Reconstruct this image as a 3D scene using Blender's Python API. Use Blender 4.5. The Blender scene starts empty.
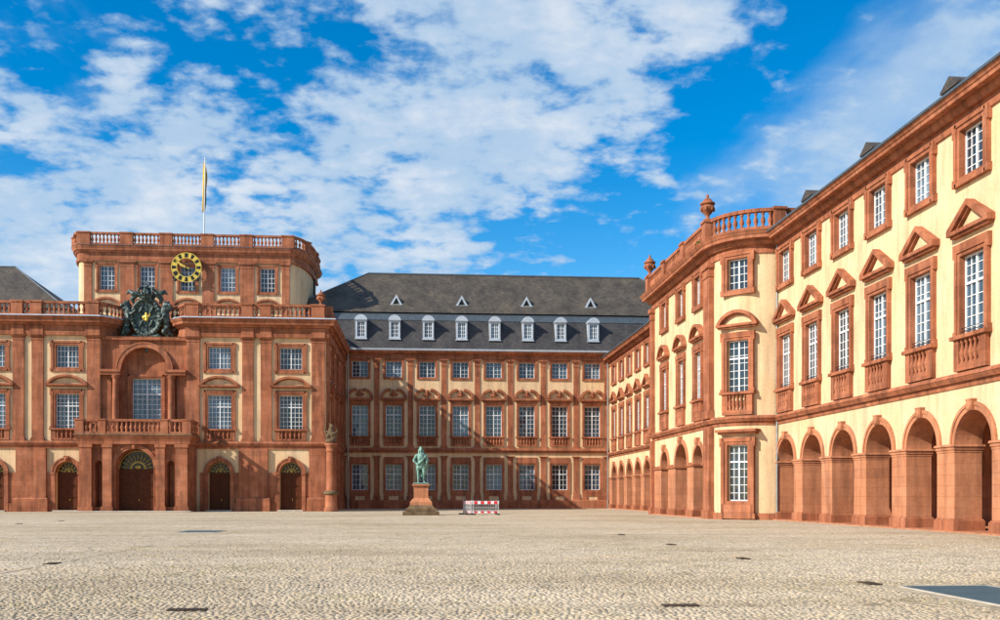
import bpy, math, random
import numpy as np
from mathutils import Vector, Matrix, noise as mnoise

R = math.radians
random.seed(7)
sc = bpy.context.scene
COL = sc.collection

# ------------------------------------------------------------------ camera
F, VX, VY, EYE = 980.0, 421.0, 495.5, 1.65
cam_d = bpy.data.cameras.new("camera")
cam = bpy.data.objects.new("camera", cam_d)
COL.objects.link(cam)
cam.location = (0, 0, EYE)
PSI = math.atan((500 - VX) / F)
cam.rotation_euler = (R(90), 0, -PSI)
cam_d.sensor_width = 36
cam_d.lens = 36 * F / 1000
cam_d.shift_y = (VY - 310) / 1000
cam_d.clip_start = 0.1
cam_d.clip_end = 6000
sc.camera = cam
sc.render.resolution_x, sc.render.resolution_y = 1024, 635

# ------------------------------------------------------------------ light
SUN = Vector((1.0, 0.45, -0.72)).normalized()
SUN_EL = math.asin(-SUN.z)
SUN_ROT = math.atan2(-SUN.x, -SUN.y) % (2 * math.pi)
sun_d = bpy.data.lights.new("sun", 'SUN')
sun_d.energy = 5.0
sun_d.angle = R(0.55)
sun_d.color = (1.0, 0.93, 0.82)
sun = bpy.data.objects.new("sun", sun_d)
COL.objects.link(sun)
sun.location = (-60, -20, 80)
sun.rotation_euler = SUN.to_track_quat('-Z', 'Y').to_euler()

world = bpy.data.worlds.new("World")
sc.world = world
world.use_nodes = True
wn, wl = world.node_tree.nodes, world.node_tree.links
wn.clear()


def N(nodes, t, **k):
    n = nodes.new(t)
    for a, v in k.items():
        setattr(n, a, v)
    return n


def math_node(nodes, links, op, a, b=None, c=None, clamp=False):
    n = nodes.new('ShaderNodeMath')
    n.operation = op
    n.use_clamp = clamp
    for i, v in enumerate((a, b, c)):
        if v is None:
            continue
        if isinstance(v, (int, float)):
            n.inputs[i].default_value = v
        else:
            links.new(v, n.inputs[i])
    return n.outputs[0]


def build_world():
    out = N(wn, 'ShaderNodeOutputWorld')
    bg = N(wn, 'ShaderNodeBackground')
    sky = N(wn, 'ShaderNodeTexSky')
    sky.sky_type = 'NISHITA'
    sky.sun_disc = False
    sky.sun_elevation = SUN_EL
    sky.sun_rotation = SUN_ROT
    sky.altitude = 100
    sky.air_density = 1.0
    sky.dust_density = 0.4
    sky.ozone_density = 1.6
    hs = N(wn, 'ShaderNodeHueSaturation')
    hs.inputs['Saturation'].default_value = 1.6
    hs.inputs['Value'].default_value = 1.35
    wl.new(sky.outputs[0], hs.inputs['Color'])
    M = lambda op, a, b=None, c=None, clamp=False: math_node(wn, wl, op, a, b, c, clamp)
    tc = N(wn, 'ShaderNodeTexCoord')
    sp = N(wn, 'ShaderNodeSeparateXYZ')
    wl.new(tc.outputs['Generated'], sp.inputs[0])
    z = M('MAXIMUM', sp.outputs[2], 0.0)
    den = M('ADD', z, 0.26)
    px = M('DIVIDE', sp.outputs[0], den)
    py = M('DIVIDE', sp.outputs[1], den)
    cb = N(wn, 'ShaderNodeCombineXYZ')
    wl.new(px, cb.inputs[0]); wl.new(py, cb.inputs[1])

    def noise(scale, detail, rough, loc=(0, 0, 0), sc3=(1, 1, 1), dist=0.0, rot=0.0):
        mp = N(wn, 'ShaderNodeMapping')
        mp.inputs['Location'].default_value = loc
        mp.inputs['Scale'].default_value = sc3
        mp.inputs['Rotation'].default_value = (0, 0, rot)
        wl.new(cb.outputs[0], mp.inputs[0])
        t = N(wn, 'ShaderNodeTexNoise')
        t.inputs['Scale'].default_value = scale
        t.inputs['Detail'].default_value = detail
        t.inputs['Roughness'].default_value = rough
        t.inputs['Distortion'].default_value = dist
        wl.new(mp.outputs[0], t.inputs['Vector'])
        return t.outputs[0]

    big = noise(0.55, 3, 0.5, (3.1, 1.7, 0))
    mid = noise(7.5, 6, 0.52, (0.4, 5.2, 0), (1.0, 1.2, 1), 0.15)
    fine = noise(22.0, 5, 0.55, (7.7, 2.1, 0), (1, 1.1, 1), 0.15)
    veil = noise(1.1, 5, 0.55, (4.0, 9.0, 0), (2.6, 0.75, 1), 0.5, R(38))

    # cloud layout: where the sheet is thick and where it opens
    def lobe(pxl, pyl, width):
        u = (pxl - 500) / F
        s, c = math.sin(PSI), math.cos(PSI)
        d = Vector((s + u * c, c - u * s, (VY - pyl) / F)).normalized()
        v = N(wn, 'ShaderNodeVectorMath'); v.operation = 'DISTANCE'
        wl.new(tc.outputs['Generated'], v.inputs[0])
        v.inputs[1].default_value = d
        q = M('DIVIDE', v.outputs['Value'], width)
        q = M('MULTIPLY', q, q)
        return M('POWER', 2.718, M('MULTIPLY', q, -1.0))

    cov = M('MULTIPLY', M('SUBTRACT', big, 0.5), 0.3)
    for (x, y, w, a) in [(300, 160, .20, .04), (110, 215, .15, .08), (470, 110, .11, .05), (430, 180, .08, .04),
                         (590, 240, .06, -.14), (690, 130, .06, -.10), (760, 50, .08, -.17), (880, 10, .06, -.12),
                         (500, 250, .04, -.10), (640, 270, .05, -.04), (560, 190, .05, .03), (60, 50, .08, -.09), (250, 50, .07, -.10), (330, 20, .05, -.08),
                         (400, 60, .04, -.06), (600, 60, .07, .07), (700, 15, .045, .20), (70, 250, .06, .08), (130, 65, .025, .10), (360, 75, .03, .06)]:
        cov = M('ADD', cov, M('MULTIPLY', lobe(x, y, w), a))
    dens = M('ADD', M('MULTIPLY', mid, 0.62), M('MULTIPLY', fine, 0.38))
    dens = M('ADD', dens, cov)
    mr = N(wn, 'ShaderNodeMapRange'); mr.interpolation_type = 'SMOOTHSTEP'
    mr.inputs['From Min'].default_value = 0.43
    mr.inputs['From Max'].default_value = 0.59
    wl.new(dens, mr.inputs['Value'])
    # thin streaky veil
    vv = M('ADD', M('MULTIPLY', M('SUBTRACT', veil, .5), 1.5), M('ADD', .44, M('MULTIPLY', M('SUBTRACT', mid, .5), .45)))
    for (x, y, w, a) in [(900, 100, .11, .24), (780, 170, .08, .22), (960, 50, .12, .16), (690, 215, .06, .14),
                         (590, 240, .06, -.2), (740, 60, .07, -.2), (480, 245, .05, -.2)]:
        vv = M('ADD', vv, M('MULTIPLY', lobe(x, y, w), a))
    mv = N(wn, 'ShaderNodeMapRange'); mv.interpolation_type = 'SMOOTHSTEP'
    mv.inputs['From Min'].default_value = 0.46
    mv.inputs['From Max'].default_value = 0.92
    mv.inputs['To Max'].default_value = 0.85
    wl.new(vv, mv.inputs['Value'])
    tot = M('SUBTRACT', 1.0, M('MULTIPLY', M('SUBTRACT', 1.0, mr.outputs[0]), M('SUBTRACT', 1.0, mv.outputs[0])))
    # cloud tone: thick parts whiter, with grey-blue undersides
    tone = noise(4.6, 4, 0.5, (0.2, 4.6, 0), (1, 1.3, 1), .2)
    tt = M('ADD', M('MULTIPLY', tone, .45), M('MULTIPLY', dens, .75))
    mt = N(wn, 'ShaderNodeMapRange'); mt.interpolation_type = 'SMOOTHSTEP'
    mt.inputs['From Min'].default_value = 0.60
    mt.inputs['From Max'].default_value = 0.86
    wl.new(tt, mt.inputs['Value'])
    cc = N(wn, 'ShaderNodeMix'); cc.data_type = 'RGBA'
    cc.inputs[6].default_value = (3.6, 4.8, 6.2, 1)
    cc.inputs[7].default_value = (6.2, 6.5, 6.9, 1)
    wl.new(mt.outputs[0], cc.inputs[0])
    mx = N(wn, 'ShaderNodeMix'); mx.data_type = 'RGBA'
    wl.new(M('MULTIPLY', tot, 0.9), mx.inputs[0])
    wl.new(hs.outputs[0], mx.inputs[6])
    wl.new(cc.outputs[2], mx.inputs[7])
    wl.new(mx.outputs[2], bg.inputs['Color'])
    bg.inputs['Strength'].default_value = 0.098
    wl.new(bg.outputs[0], out.inputs[0])


build_world()
vs = sc.view_settings
vs.view_transform = 'Standard'
vs.look = 'None'
vs.exposure = 0.45
vs.gamma = 1.0
vs.use_curve_mapping = False

# ------------------------------------------------------------------ materials
MATS = {}


def new_mat(name):
    m = bpy.data.materials.new(name)
    m.use_nodes = True
    nt = m.node_tree
    nt.nodes.clear()
    o = nt.nodes.new('ShaderNodeOutputMaterial')
    b = nt.nodes.new('ShaderNodeBsdfPrincipled')
    nt.links.new(b.outputs[0], o.inputs[0])
    MATS[name] = m
    return m, nt.nodes, nt.links, b


def ramp(nodes, links, fac, stops):
    r = nodes.new('ShaderNodeValToRGB')
    el = r.color_ramp.elements
    while len(el) > 1:
        el.remove(el[-1])
    el[0].position, el[0].color = stops[0][0], (*stops[0][1], 1)
    for p, c in stops[1:]:
        e = el.new(p); e.color = (*c, 1)
    links.new(fac, r.inputs[0])
    return r.outputs[0]


def tex_noise(nodes, links, vec, scale, detail=4, rough=.55):
    t = nodes.new('ShaderNodeTexNoise')
    t.inputs['Scale'].default_value = scale
    t.inputs['Detail'].default_value = detail
    t.inputs['Roughness'].default_value = rough
    links.new(vec, t.inputs['Vector'])
    return t.outputs[0]


def mixc(nodes, links, fac, a, b, mode='MIX'):
    n = nodes.new('ShaderNodeMix'); n.data_type = 'RGBA'; n.blend_type = mode
    for i, v in ((0, fac), (6, a), (7, b)):
        if isinstance(v, (int, float)):
            n.inputs[i].default_value = v
        elif isinstance(v, tuple):
            n.inputs[i].default_value = (*v, 1)
        else:
            links.new(v, n.inputs[i])
    return n.outputs[2]


def bump(nodes, links, b, h, strength, dist):
    n = nodes.new('ShaderNodeBump')
    n.inputs['Strength'].default_value = strength
    n.inputs['Distance'].default_value = dist
    links.new(h, n.inputs['Height'])
    links.new(n.outputs[0], b.inputs['Normal'])


def pos(nodes):
    return nodes.new('ShaderNodeNewGeometry').outputs['Position']


def mapped(nodes, links, vec, scale):
    m = nodes.new('ShaderNodeMapping')
    m.inputs['Scale'].default_value = scale
    links.new(vec, m.inputs[0])
    return m.outputs[0]


def stone_mat(name, stops, scale=.55, stain=.35, rough=.85, obj_var=.0, streak=True, ashlar=0.):
    m, n, l, b = new_mat(name)
    p = pos(n)
    base = ramp(n, l, tex_noise(n, l, p, scale, 5, .6), stops)
    grain = tex_noise(n, l, p, 9, 4, .65)
    c = mixc(n, l, .35, base, ramp(n, l, grain, [(.3, (.55, .55, .55)), (.7, (1.15, 1.12, 1.1))]), 'MULTIPLY')
    if ashlar:           # quarry blocks: every stone its own shade
        sp = n.new('ShaderNodeSeparateXYZ'); l.new(p, sp.inputs[0])
        cb = n.new('ShaderNodeCombineXYZ')
        l.new(math_node(n, l, 'ADD', sp.outputs[0], sp.outputs[1]), cb.inputs[0]); l.new(sp.outputs[2], cb.inputs[1])
        bt = n.new('ShaderNodeTexBrick')
        bt.inputs['Scale'].default_value = 1
        bt.inputs['Brick Width'].default_value = 1.05
        bt.inputs['Row Height'].default_value = .52
        bt.inputs['Mortar Size'].default_value = .012
        bt.inputs['Mortar Smooth'].default_value = .3
        d = ashlar
        bt.inputs['Color1'].default_value = (1 - d, 1 - d, 1 - d, 1)
        bt.inputs['Color2'].default_value = (1 + d, 1 + d * 1.15, 1 + d * 1.3, 1)
        bt.inputs['Mortar'].default_value = (.78, .76, .74, 1)
        l.new(cb.outputs[0], bt.inputs['Vector'])
        c = mixc(n, l, 1.0, c, bt.outputs[0], 'MULTIPLY')
    if streak:
        sv = tex_noise(n, l, mapped(n, l, p, (2.2, 2.2, .22)), 1.0, 5, .6)
        s = ramp(n, l, sv, [(.34, (1 - stain, 1 - stain, 1 - stain * .95)), (.56, (1, 1, 1))])
        c = mixc(n, l, 1.0, c, s, 'MULTIPLY')
        dv = tex_noise(n, l, mapped(n, l, p, (.9, .9, .5)), .8, 6, .7)
        c = mixc(n, l, 1.0, c, ramp(n, l, dv, [(.3, (1 - stain * .7, 1 - stain * .72, 1 - stain * .7)), (.47, (1, 1, 1))]), 'MULTIPLY')
    if obj_var:
        oi = n.new('ShaderNodeObjectInfo')
        rv = ramp(n, l, oi.outputs['Random'], [(0, (1 - obj_var, 1 - obj_var, 1 - obj_var)), (1, (1 + obj_var, 1 + obj_var * .9, 1 + obj_var * .8))])
        c = mixc(n, l, 1.0, c, rv, 'MULTIPLY')
    l.new(c, b.inputs['Base Color'])
    b.inputs['Roughness'].default_value = rough
    b.inputs['Specular IOR Level'].default_value = .25
    bump(n, l, b, grain, .35, .03)
    return m


stone_mat('sandstone', [(.25, (.29, .094, .043)), (.5, (.38, .132, .062)), (.75, (.46, .185, .098))], stain=.42, ashlar=.13)
stone_mat('sandstone_block', [(.25, (.43, .170, .080)), (.5, (.49, .205, .104)), (.75, (.54, .25, .138))], scale=.9, stain=.32, obj_var=.08)
stone_mat('plaster', [(.2, (.68, .465, .245)), (.5, (.75, .53, .305)), (.8, (.785, .585, .37))], scale=.45, stain=.24, rough=.9)
stone_mat('dark_stone', [(.25, (.10, .06, .035)), (.5, (.17, .11, .06)), (.75, (.22, .17, .09))], scale=2.0)
stone_mat('pale_stone', [(.25, (.42, .37, .29)), (.5, (.50, .45, .37)), (.75, (.56, .51, .43))], scale=1.2, stain=.15)


def simple_mat(name, col, rough=.6, metal=0., var=.15, scale=3., spec=.4, bumps=.0):
    m, n, l, b = new_mat(name)
    p = pos(n)
    t = tex_noise(n, l, p, scale, 5, .6)
    c = ramp(n, l, t, [(.3, tuple(v * (1 - var) for v in col)), (.7, tuple(v * (1 + var) for v in col))])
    l.new(c, b.inputs['Base Color'])
    b.inputs['Roughness'].default_value = rough
    b.inputs['Metallic'].default_value = metal
    b.inputs['Specular IOR Level'].default_value = spec
    if bumps:
        bump(n, l, b, tex_noise(n, l, p, scale * 6, 4, .6), bumps, .02)
    return m


simple_mat('white_paint', (.72, .73, .73), .5, 0, .08)
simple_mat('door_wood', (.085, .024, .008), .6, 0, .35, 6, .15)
simple_mat('gilt_iron', (.36, .25, .06), .45, .5, .3)
simple_mat('dark_iron', (.03, .032, .035), .55, .6, .3)
simple_mat('lead', (.075, .095, .115), .5, .2, .2)
simple_mat('dark_glass', (.014, .014, .013), .15, 0, .2)
simple_mat('lead_pale', (.44, .49, .54), .5, .2, .16)
simple_mat('rust_iron', (.07, .045, .028), .8, .2, .5, 8)
simple_mat('gold', (.83, .55, .10), .38, .75, .15)
simple_mat('black_paint', (.012, .012, .012), .5)
def bronze_mat():
    m, n, l, b = new_mat('bronze')
    p = pos(n)
    t = tex_noise(n, l, p, 4.5, 5, .65)
    l.new(ramp(n, l, t, [(.38, (.014, .020, .018)), (.52, (.034, .052, .046)), (.62, (.10, .16, .145)), (.72, (.22, .32, .29))]), b.inputs['Base Color'])
    b.inputs['Roughness'].default_value = .5
    b.inputs['Metallic'].default_value = .25
    bump(n, l, b, tex_noise(n, l, p, 16, 4, .6), .35, .02)


bronze_mat()
def patina_mat():
    m, n, l, b = new_mat('patina')
    p = pos(n)
    st = tex_noise(n, l, mapped(n, l, p, (5, 5, 1.1)), 1.3, 5, .65)
    l.new(ramp(n, l, st, [(.34, (.030, .045, .036)), (.46, (.11, .22, .18)), (.62, (.20, .37, .31)), (.75, (.30, .46, .39))]), b.inputs['Base Color'])
    b.inputs['Roughness'].default_value = .6
    b.inputs['Metallic'].default_value = .15
    bump(n, l, b, tex_noise(n, l, p, 12, 4, .6), .3, .02)


patina_mat()
simple_mat('zinc_pipe', (.30, .30, .29), .45, .5, .2)
simple_mat('steel_plate', (.062, .098, .112), .75, .0, .12, 1.5, .15)
simple_mat('red_paint', (.62, .02, .03), .5, 0, .08)
simple_mat('grey_plastic', (.45, .46, .45), .6, 0, .1)
simple_mat('flag_yellow', (.80, .50, .02), .8, 0, .05)
simple_mat('flag_dark', (.03, .05, .035), .8, 0, .1)
simple_mat('dry_weed', (.20, .19, .05), .8, 0, .4)
simple_mat('leaf', (.07, .12, .02), .7, 0, .3)


def glass_mat():
    m, n, l, b = new_mat('glass')
    p = pos(n)
    t = tex_noise(n, l, p, .35, 3, .5)
    oi = n.new('ShaderNodeObjectInfo')
    rr = ramp(n, l, oi.outputs['Random'], [(0, (.010, .016, .022)), (.3, (.022, .045, .068)), (.7, (.050, .095, .135)), (1, (.10, .16, .21))])  # blue in the base colour stands in for reflected sky, varied per window
    l.new(mixc(n, l, .6, rr, ramp(n, l, t, [(.35, (.2, .2, .2)), (.65, (1.6, 1.6, 1.6))]), 'MULTIPLY'), b.inputs['Base Color'])
    b.inputs['Roughness'].default_value = .04
    b.inputs['IOR'].default_value = 1.45
    b.inputs['Specular IOR Level'].default_value = .8
    bump(n, l, b, tex_noise(n, l, p, 1.1, 2, .5), .06, .3)


glass_mat()


def roof_mat(name='slate', c1=(.060, .050, .042), c2=(.094, .079, .065)):
    m, n, l, b = new_mat(name)
    p = pos(n)
    s = n.new('ShaderNodeSeparateXYZ'); l.new(p, s.inputs[0])
    xy = math_node(n, l, 'ADD', s.outputs[0], s.outputs[1])
    cb = n.new('ShaderNodeCombineXYZ')
    l.new(xy, cb.inputs[0]); l.new(s.outputs[2], cb.inputs[1])
    bt = n.new('ShaderNodeTexBrick')
    bt.inputs['Scale'].default_value = 1
    bt.inputs['Brick Width'].default_value = .32
    bt.inputs['Row Height'].default_value = .2
    bt.inputs['Mortar Size'].default_value = .012
    bt.inputs['Color1'].default_value = (*c1, 1)
    bt.inputs['Color2'].default_value = (*c2, 1)
    bt.inputs['Mortar'].default_value = (.03, .03, .03, 1)
    l.new(cb.outputs[0], bt.inputs['Vector'])
    st = tex_noise(n, l, mapped(n, l, p, (.5, .5, .13)), 1.2, 5, .65)
    c = mixc(n, l, 1.0, bt.outputs[0], ramp(n, l, st, [(.3, (.62, .60, .58)), (.5, (1.0, .97, .9)), (.72, (1.5, 1.4, 1.2))]), 'MULTIPLY')
    l.new(c, b.inputs['Base Color'])
    b.inputs['Roughness'].default_value = .6
    b.inputs['Specular IOR Level'].default_value = .35
    bump(n, l, b, bt.outputs['Fac'], -.4, .02)


roof_mat()
roof_mat('slate_blue', (.038, .036, .040), (.062, .058, .062))


def ground_mats():
    # broad paving tones shared by the cobbles and the sheet beneath
    def tones(n, l, p):
        a = tex_noise(n, l, p, .10, 5, .6)
        c = ramp(n, l, a, [(.30, (.42, .34, .23)), (.45, (.50, .415, .30)), (.58, (.56, .475, .36)), (.72, (.51, .395, .245))])
        g = tex_noise(n, l, p, .42, 5, .7)
        gm = ramp(n, l, g, [(.54, (0, 0, 0)), (.72, (1, 1, 1))])
        c = mixc(n, l, math_node(n, l, 'MULTIPLY', gm, .5), c, (.40, .34, .16))
        w = tex_noise(n, l, mapped(n, l, p, (1, .55, 1)), 1.5, 5, .7)
        c = mixc(n, l, 1.0, c, ramp(n, l, w, [(.28, (.55, .52, .48)), (.45, (.97, .97, .97)), (.62, (1.02, 1.0, .99)), (.75, (1.12, 1.08, 1.05))]), 'MULTIPLY')
        k = tex_noise(n, l, mapped(n, l, p, (.05, .3, 1)), 1.0, 4, .6)
        return mixc(n, l, 1.0, c, ramp(n, l, k, [(.35, (.82, .80, .78)), (.55, (1, 1, 1)), (.75, (1.06, 1.0, .94))]), 'MULTIPLY')
    m, n, l, b = new_mat('paving')
    p = pos(n)
    v = n.new('ShaderNodeTexVoronoi'); v.feature = 'F1'
    v.inputs['Scale'].default_value = 11
    l.new(p, v.inputs['Vector'])
    e = n.new('ShaderNodeTexVoronoi'); e.feature = 'DISTANCE_TO_EDGE'
    e.inputs['Scale'].default_value = 11
    l.new(p, e.inputs['Vector'])
    sv = n.new('ShaderNodeSeparateColor'); l.new(v.outputs['Color'], sv.inputs[0])
    tint = ramp(n, l, sv.outputs[0], [(0, (.70, .68, .66)), (.5, (1.05, 1.04, 1.02)), (1, (1.28, 1.24, 1.18))])
    c = mixc(n, l, 1.0, tones(n, l, p), tint, 'MULTIPLY')
    joint = ramp(n, l, e.outputs['Distance'], [(.0, (0, 0, 0)), (.07, (1, 1, 1))])
    c = mixc(n, l, joint, (.20, .16, .10), c)
    l.new(c, b.inputs['Base Color'])
    b.inputs['Roughness'].default_value = .9
    b.inputs['Specular IOR Level'].default_value = .2
    bump(n, l, b, joint, .2, .01)
    m, n, l, b = new_mat('cobble')
    p = pos(n)
    at = n.new('ShaderNodeAttribute'); at.attribute_name = 'tint'
    tv = ramp(n, l, at.outputs['Fac'], [(0, (.40, .37, .33)), (.22, (.80, .77, .73)), (.55, (.93, .91, .88)), (.8, (1.02, 1.0, .97)), (.93, (1.05, .90, .72)), (1, (1.25, 1.2, 1.15))])
    gr = tex_noise(n, l, p, 60, 3, .6)
    c = mixc(n, l, 1.0, tones(n, l, p), tv, 'MULTIPLY')
    c = mixc(n, l, .5, c, ramp(n, l, gr, [(.3, (.7, .7, .7)), (.7, (1.2, 1.2, 1.2))]), 'MULTIPLY')
    l.new(c, b.inputs['Base Color'])
    b.inputs['Roughness'].default_value = .85
    b.inputs['Specular IOR Level'].default_value = .25
    bump(n, l, b, gr, .4, .01)


ground_mats()


# ------------------------------------------------------------------ mesh helpers
class MB:
    def __init__(s):
        s.v, s.f, s.sm = [], [], []

    def add(s, vs, fs, smooth=False):
        o = len(s.v)
        s.v += [tuple(v) for v in vs]
        s.f += [tuple(i + o for i in f) for f in fs]
        s.sm += [smooth] * len(fs)

    def box(s, x0, x1, y0, y1, z0, z1):
        s.add([(x0, y0, z0), (x1, y0, z0), (x1, y1, z0), (x0, y1, z0), (x0, y0, z1), (x1, y0, z1), (x1, y1, z1), (x0, y1, z1)],
              [(0, 3, 2, 1), (4, 5, 6, 7), (0, 1, 5, 4), (1, 2, 6, 5), (2, 3, 7, 6), (3, 0, 4, 7)])

    def frustum(s, x0, x1, y0, y1, z0, z1, d):
        s.add([(x0, y0, z0), (x1, y0, z0), (x1, y1, z0), (x0, y1, z0), (x0 + d, y0 + d, z1), (x1 - d, y0 + d, z1), (x1 - d, y1 - d, z1), (x0 + d, y1 - d, z1)],
              [(0, 3, 2, 1), (4, 5, 6, 7), (0, 1, 5, 4), (1, 2, 6, 5), (2, 3, 7, 6), (3, 0, 4, 7)])

    def chbox(s, x0, x1, y0, y1, z0, z1, c=.02):   # box with chamfered horizontal edges
        s.frustum(x0, x1, y0, y1, z1 - c, z1, c)
        s.box(x0, x1, y0, y1, z0 + c, z1 - c)
        s.add([(x0 + c, y0 + c, z0), (x1 - c, y0 + c, z0), (x1 - c, y1 - c, z0), (x0 + c, y1 - c, z0), (x0, y0, z0 + c), (x1, y0, z0 + c), (x1, y1, z0 + c), (x0, y1, z0 + c)],
              [(0, 3, 2, 1), (0, 1, 5, 4), (1, 2, 6, 5), (2, 3, 7, 6), (3, 0, 4, 7)])

    def prism(s, poly, y0, y1):      # poly in (x,z), extruded along y
        n = len(poly)
        s.add([(x, y0, z) for x, z in poly] + [(x, y1, z) for x, z in poly],
              [tuple(range(n)), tuple(range(2 * n - 1, n - 1, -1))] + [(i, n + i, n + (i + 1) % n, (i + 1) % n) for i in range(n)])

    def ring(s, cx, cz, r0, r1, a0, a1, y0, y1, n=16):   # arc band in xz plane
        vs, fs = [], []
        for i in range(n + 1):
            a = a0 + (a1 - a0) * i / n
            c, t = math.cos(a), math.sin(a)
            for r in (r0, r1):
                for y in (y0, y1):
                    vs.append((cx + r * c, y, cz + r * t))
        for i in range(n):
            k = 4 * i
            fs += [(k, k + 2, k + 6, k + 4), (k + 1, k + 5, k + 7, k + 3), (k, k + 4, k + 5, k + 1), (k + 2, k + 3, k + 7, k + 6)]
        fs += [(0, 1, 3, 2), (4 * n, 4 * n + 2, 4 * n + 3, 4 * n + 1)]
        s.add(vs, fs)

    def lathe(s, prof, cx, cy, n=10, smooth=True):
        vs, fs = [], []
        for r, z in prof:
            for j in range(n):
                a = 2 * math.pi * j / n
                vs.append((cx + r * math.cos(a), cy + r * math.sin(a), z))
        for i in range(len(prof) - 1):
            for j in range(n):
                fs.append((i * n + j, i * n + (j + 1) % n, (i + 1) * n + (j + 1) % n, (i + 1) * n + j))
        s.add(vs, fs, smooth)
        m = (len(prof) - 1) * n
        s.add(vs[:n] + vs[m:], [tuple(range(n - 1, -1, -1)), tuple(range(n, 2 * n))])

    def tube(s, p0, p1, r0, r1=None, n=8):
        r1 = r0 if r1 is None else r1
        p0, p1 = Vector(p0), Vector(p1)
        q = (p1 - p0).to_track_quat('Z', 'Y')
        vs = []
        for p, r in ((p0, r0), (p1, r1)):
            for j in range(n):
                a = 2 * math.pi * j / n
                vs.append(p + q @ Vector((r * math.cos(a), r * math.sin(a), 0)))
        s.add(vs, [(j, (j + 1) % n, n + (j + 1) % n, n + j) for j in range(n)], True)
        s.add(vs, [tuple(range(n - 1, -1, -1)), tuple(range(n, 2 * n))])

    def ball(s, c, r, n=10, m=7, rot=None):
        c = Vector(c)
        r = (r, r, r) if isinstance(r, (int, float)) else r
        vs, fs = [], []
        for i in range(m + 1):
            t = math.pi * i / m
            for j in range(n):
                a = 2 * math.pi * j / n
                v = Vector((r[0] * math.sin(t) * math.cos(a), r[1] * math.sin(t) * math.sin(a), r[2] * math.cos(t)))
                if rot:
                    v = rot @ v
                vs.append(c + v)
        for i in range(m):
            for j in range(n):
                fs.append((i * n + j, (i + 1) * n + j, (i + 1) * n + (j + 1) % n, i * n + (j + 1) % n))
        s.add(vs, fs, True)

    def limb(s, pts, rads, n=8):
        for (a, b, ra, rb) in zip(pts[:-1], pts[1:], rads[:-1], rads[1:]):
            s.tube(a, b, ra, rb, n)
        for p, r in zip(pts, rads):
            s.ball(p, r, n, 6)

    def mesh(s, name):
        me = bpy.data.meshes.new(name)
        me.from_pydata(s.v, [], s.f)
        me.polygons.foreach_set('use_smooth', s.sm)
        me.update()
        return me


def add_obj(name, me, mat, parent=None, loc=(0, 0, 0), rz=0., kind=None):
    if isinstance(me, MB):
        me = me.mesh(name)
    o = bpy.data.objects.new(name, me)
    COL.objects.link(o)
    if mat and not me.materials:
        me.materials.append(MATS[mat])
    o.parent = parent
    o.location = loc
    o.rotation_euler = (0, 0, rz)
    if kind:
        o['kind'] = kind
    return o


def thing(name, label, cat, loc=(0, 0, 0), rz=0., group=None):
    o = bpy.data.objects.new(name, None)
    COL.objects.link(o)
    o.location = loc
    o.rotation_euler = (0, 0, rz)
    o.empty_display_size = .5
    o['label'] = label
    o['category'] = cat
    if group:
        o['group'] = group
    return o


def tag(o, label, cat, group=None):
    o['label'] = label
    o['category'] = cat
    if group:
        o['group'] = group
    return o


def wall(mb, u0, u1, z0, z1, ops, thick, umap=None, ucuts=()):
    """sheet at y=0 with openings (ua,ub,za,zb[,'arch']); reveals run back to y=thick"""
    us = {u0, u1, *ucuts}
    zs = {z0, z1}
    boxes = []
    for o in ops:
        ua, ub, za, zb = o[:4]
        top = zb + (ub - ua) / 2 if len(o) > 4 else zb
        us |= {ua, ub}
        zs |= {max(za, z0), min(top, z1)}
        if len(o) > 4:
            zs.add(zb)
        boxes.append((ua, ub, za, top))
    us = sorted(u for u in us if u0 - 1e-6 <= u <= u1 + 1e-6)
    zs = sorted(z for z in zs if z0 - 1e-6 <= z <= z1 + 1e-6)
    P = umap or (lambda u, y, z: (u, y, z))
    for i in range(len(us) - 1):
        for j in range(len(zs) - 1):
            cu, cz = (us[i] + us[i + 1]) / 2, (zs[j] + zs[j + 1]) / 2
            if any(a < cu < b and c < cz < d for a, b, c, d in boxes):
                continue
            mb.add([P(us[i], 0, zs[j]), P(us[i + 1], 0, zs[j]), P(us[i + 1], 0, zs[j + 1]), P(us[i], 0, zs[j + 1])], [(0, 1, 2, 3)])

    def rev(a, b):
        mb.add([P(a[0], 0, a[1]), P(b[0], 0, b[1]), P(b[0], thick, b[1]), P(a[0], thick, a[1])], [(0, 1, 2, 3)])
    for o in ops:
        ua, ub, za, zb = o[:4]
        za = max(za, z0)
        rev((ua, za), (ua, zb)); rev((ub, zb), (ub, za))
        if za > z0:
            rev((ub, za), (ua, za))
        if len(o) == 4:
            rev((ua, zb), (ub, zb))
        else:
            r, c = (ub - ua) / 2, (ua + ub) / 2
            n = 20
            pts = [(c - r * math.cos(math.pi * k / n), zb + r * math.sin(math.pi * k / n)) for k in range(n + 1)]
            for k in range(n):
                a, b = pts[k], pts[k + 1]
                rev(a, b)
                mb.add([P(a[0], 0, a[1]), P(b[0], 0, b[1]), P(b[0], 0, zb + r), P(a[0], 0, zb + r)], [(0, 1, 2, 3)])


def offset_poly(poly, d):
    n = len(poly)
    out = []
    for i in range(n):
        p0, p1, p2 = Vector(poly[i - 1]), Vector(poly[i]), Vector(poly[(i + 1) % n])
        e1, e2 = (p1 - p0).normalized(), (p2 - p1).normalized()
        n1, n2 = Vector((e1.y, -e1.x)), Vector((e2.y, -e2.x))
        b = (n1 + n2)
        b = b / max(.3, (1 + n1.dot(n2)))
        out.append(p1 + b * d)
    return out


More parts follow.
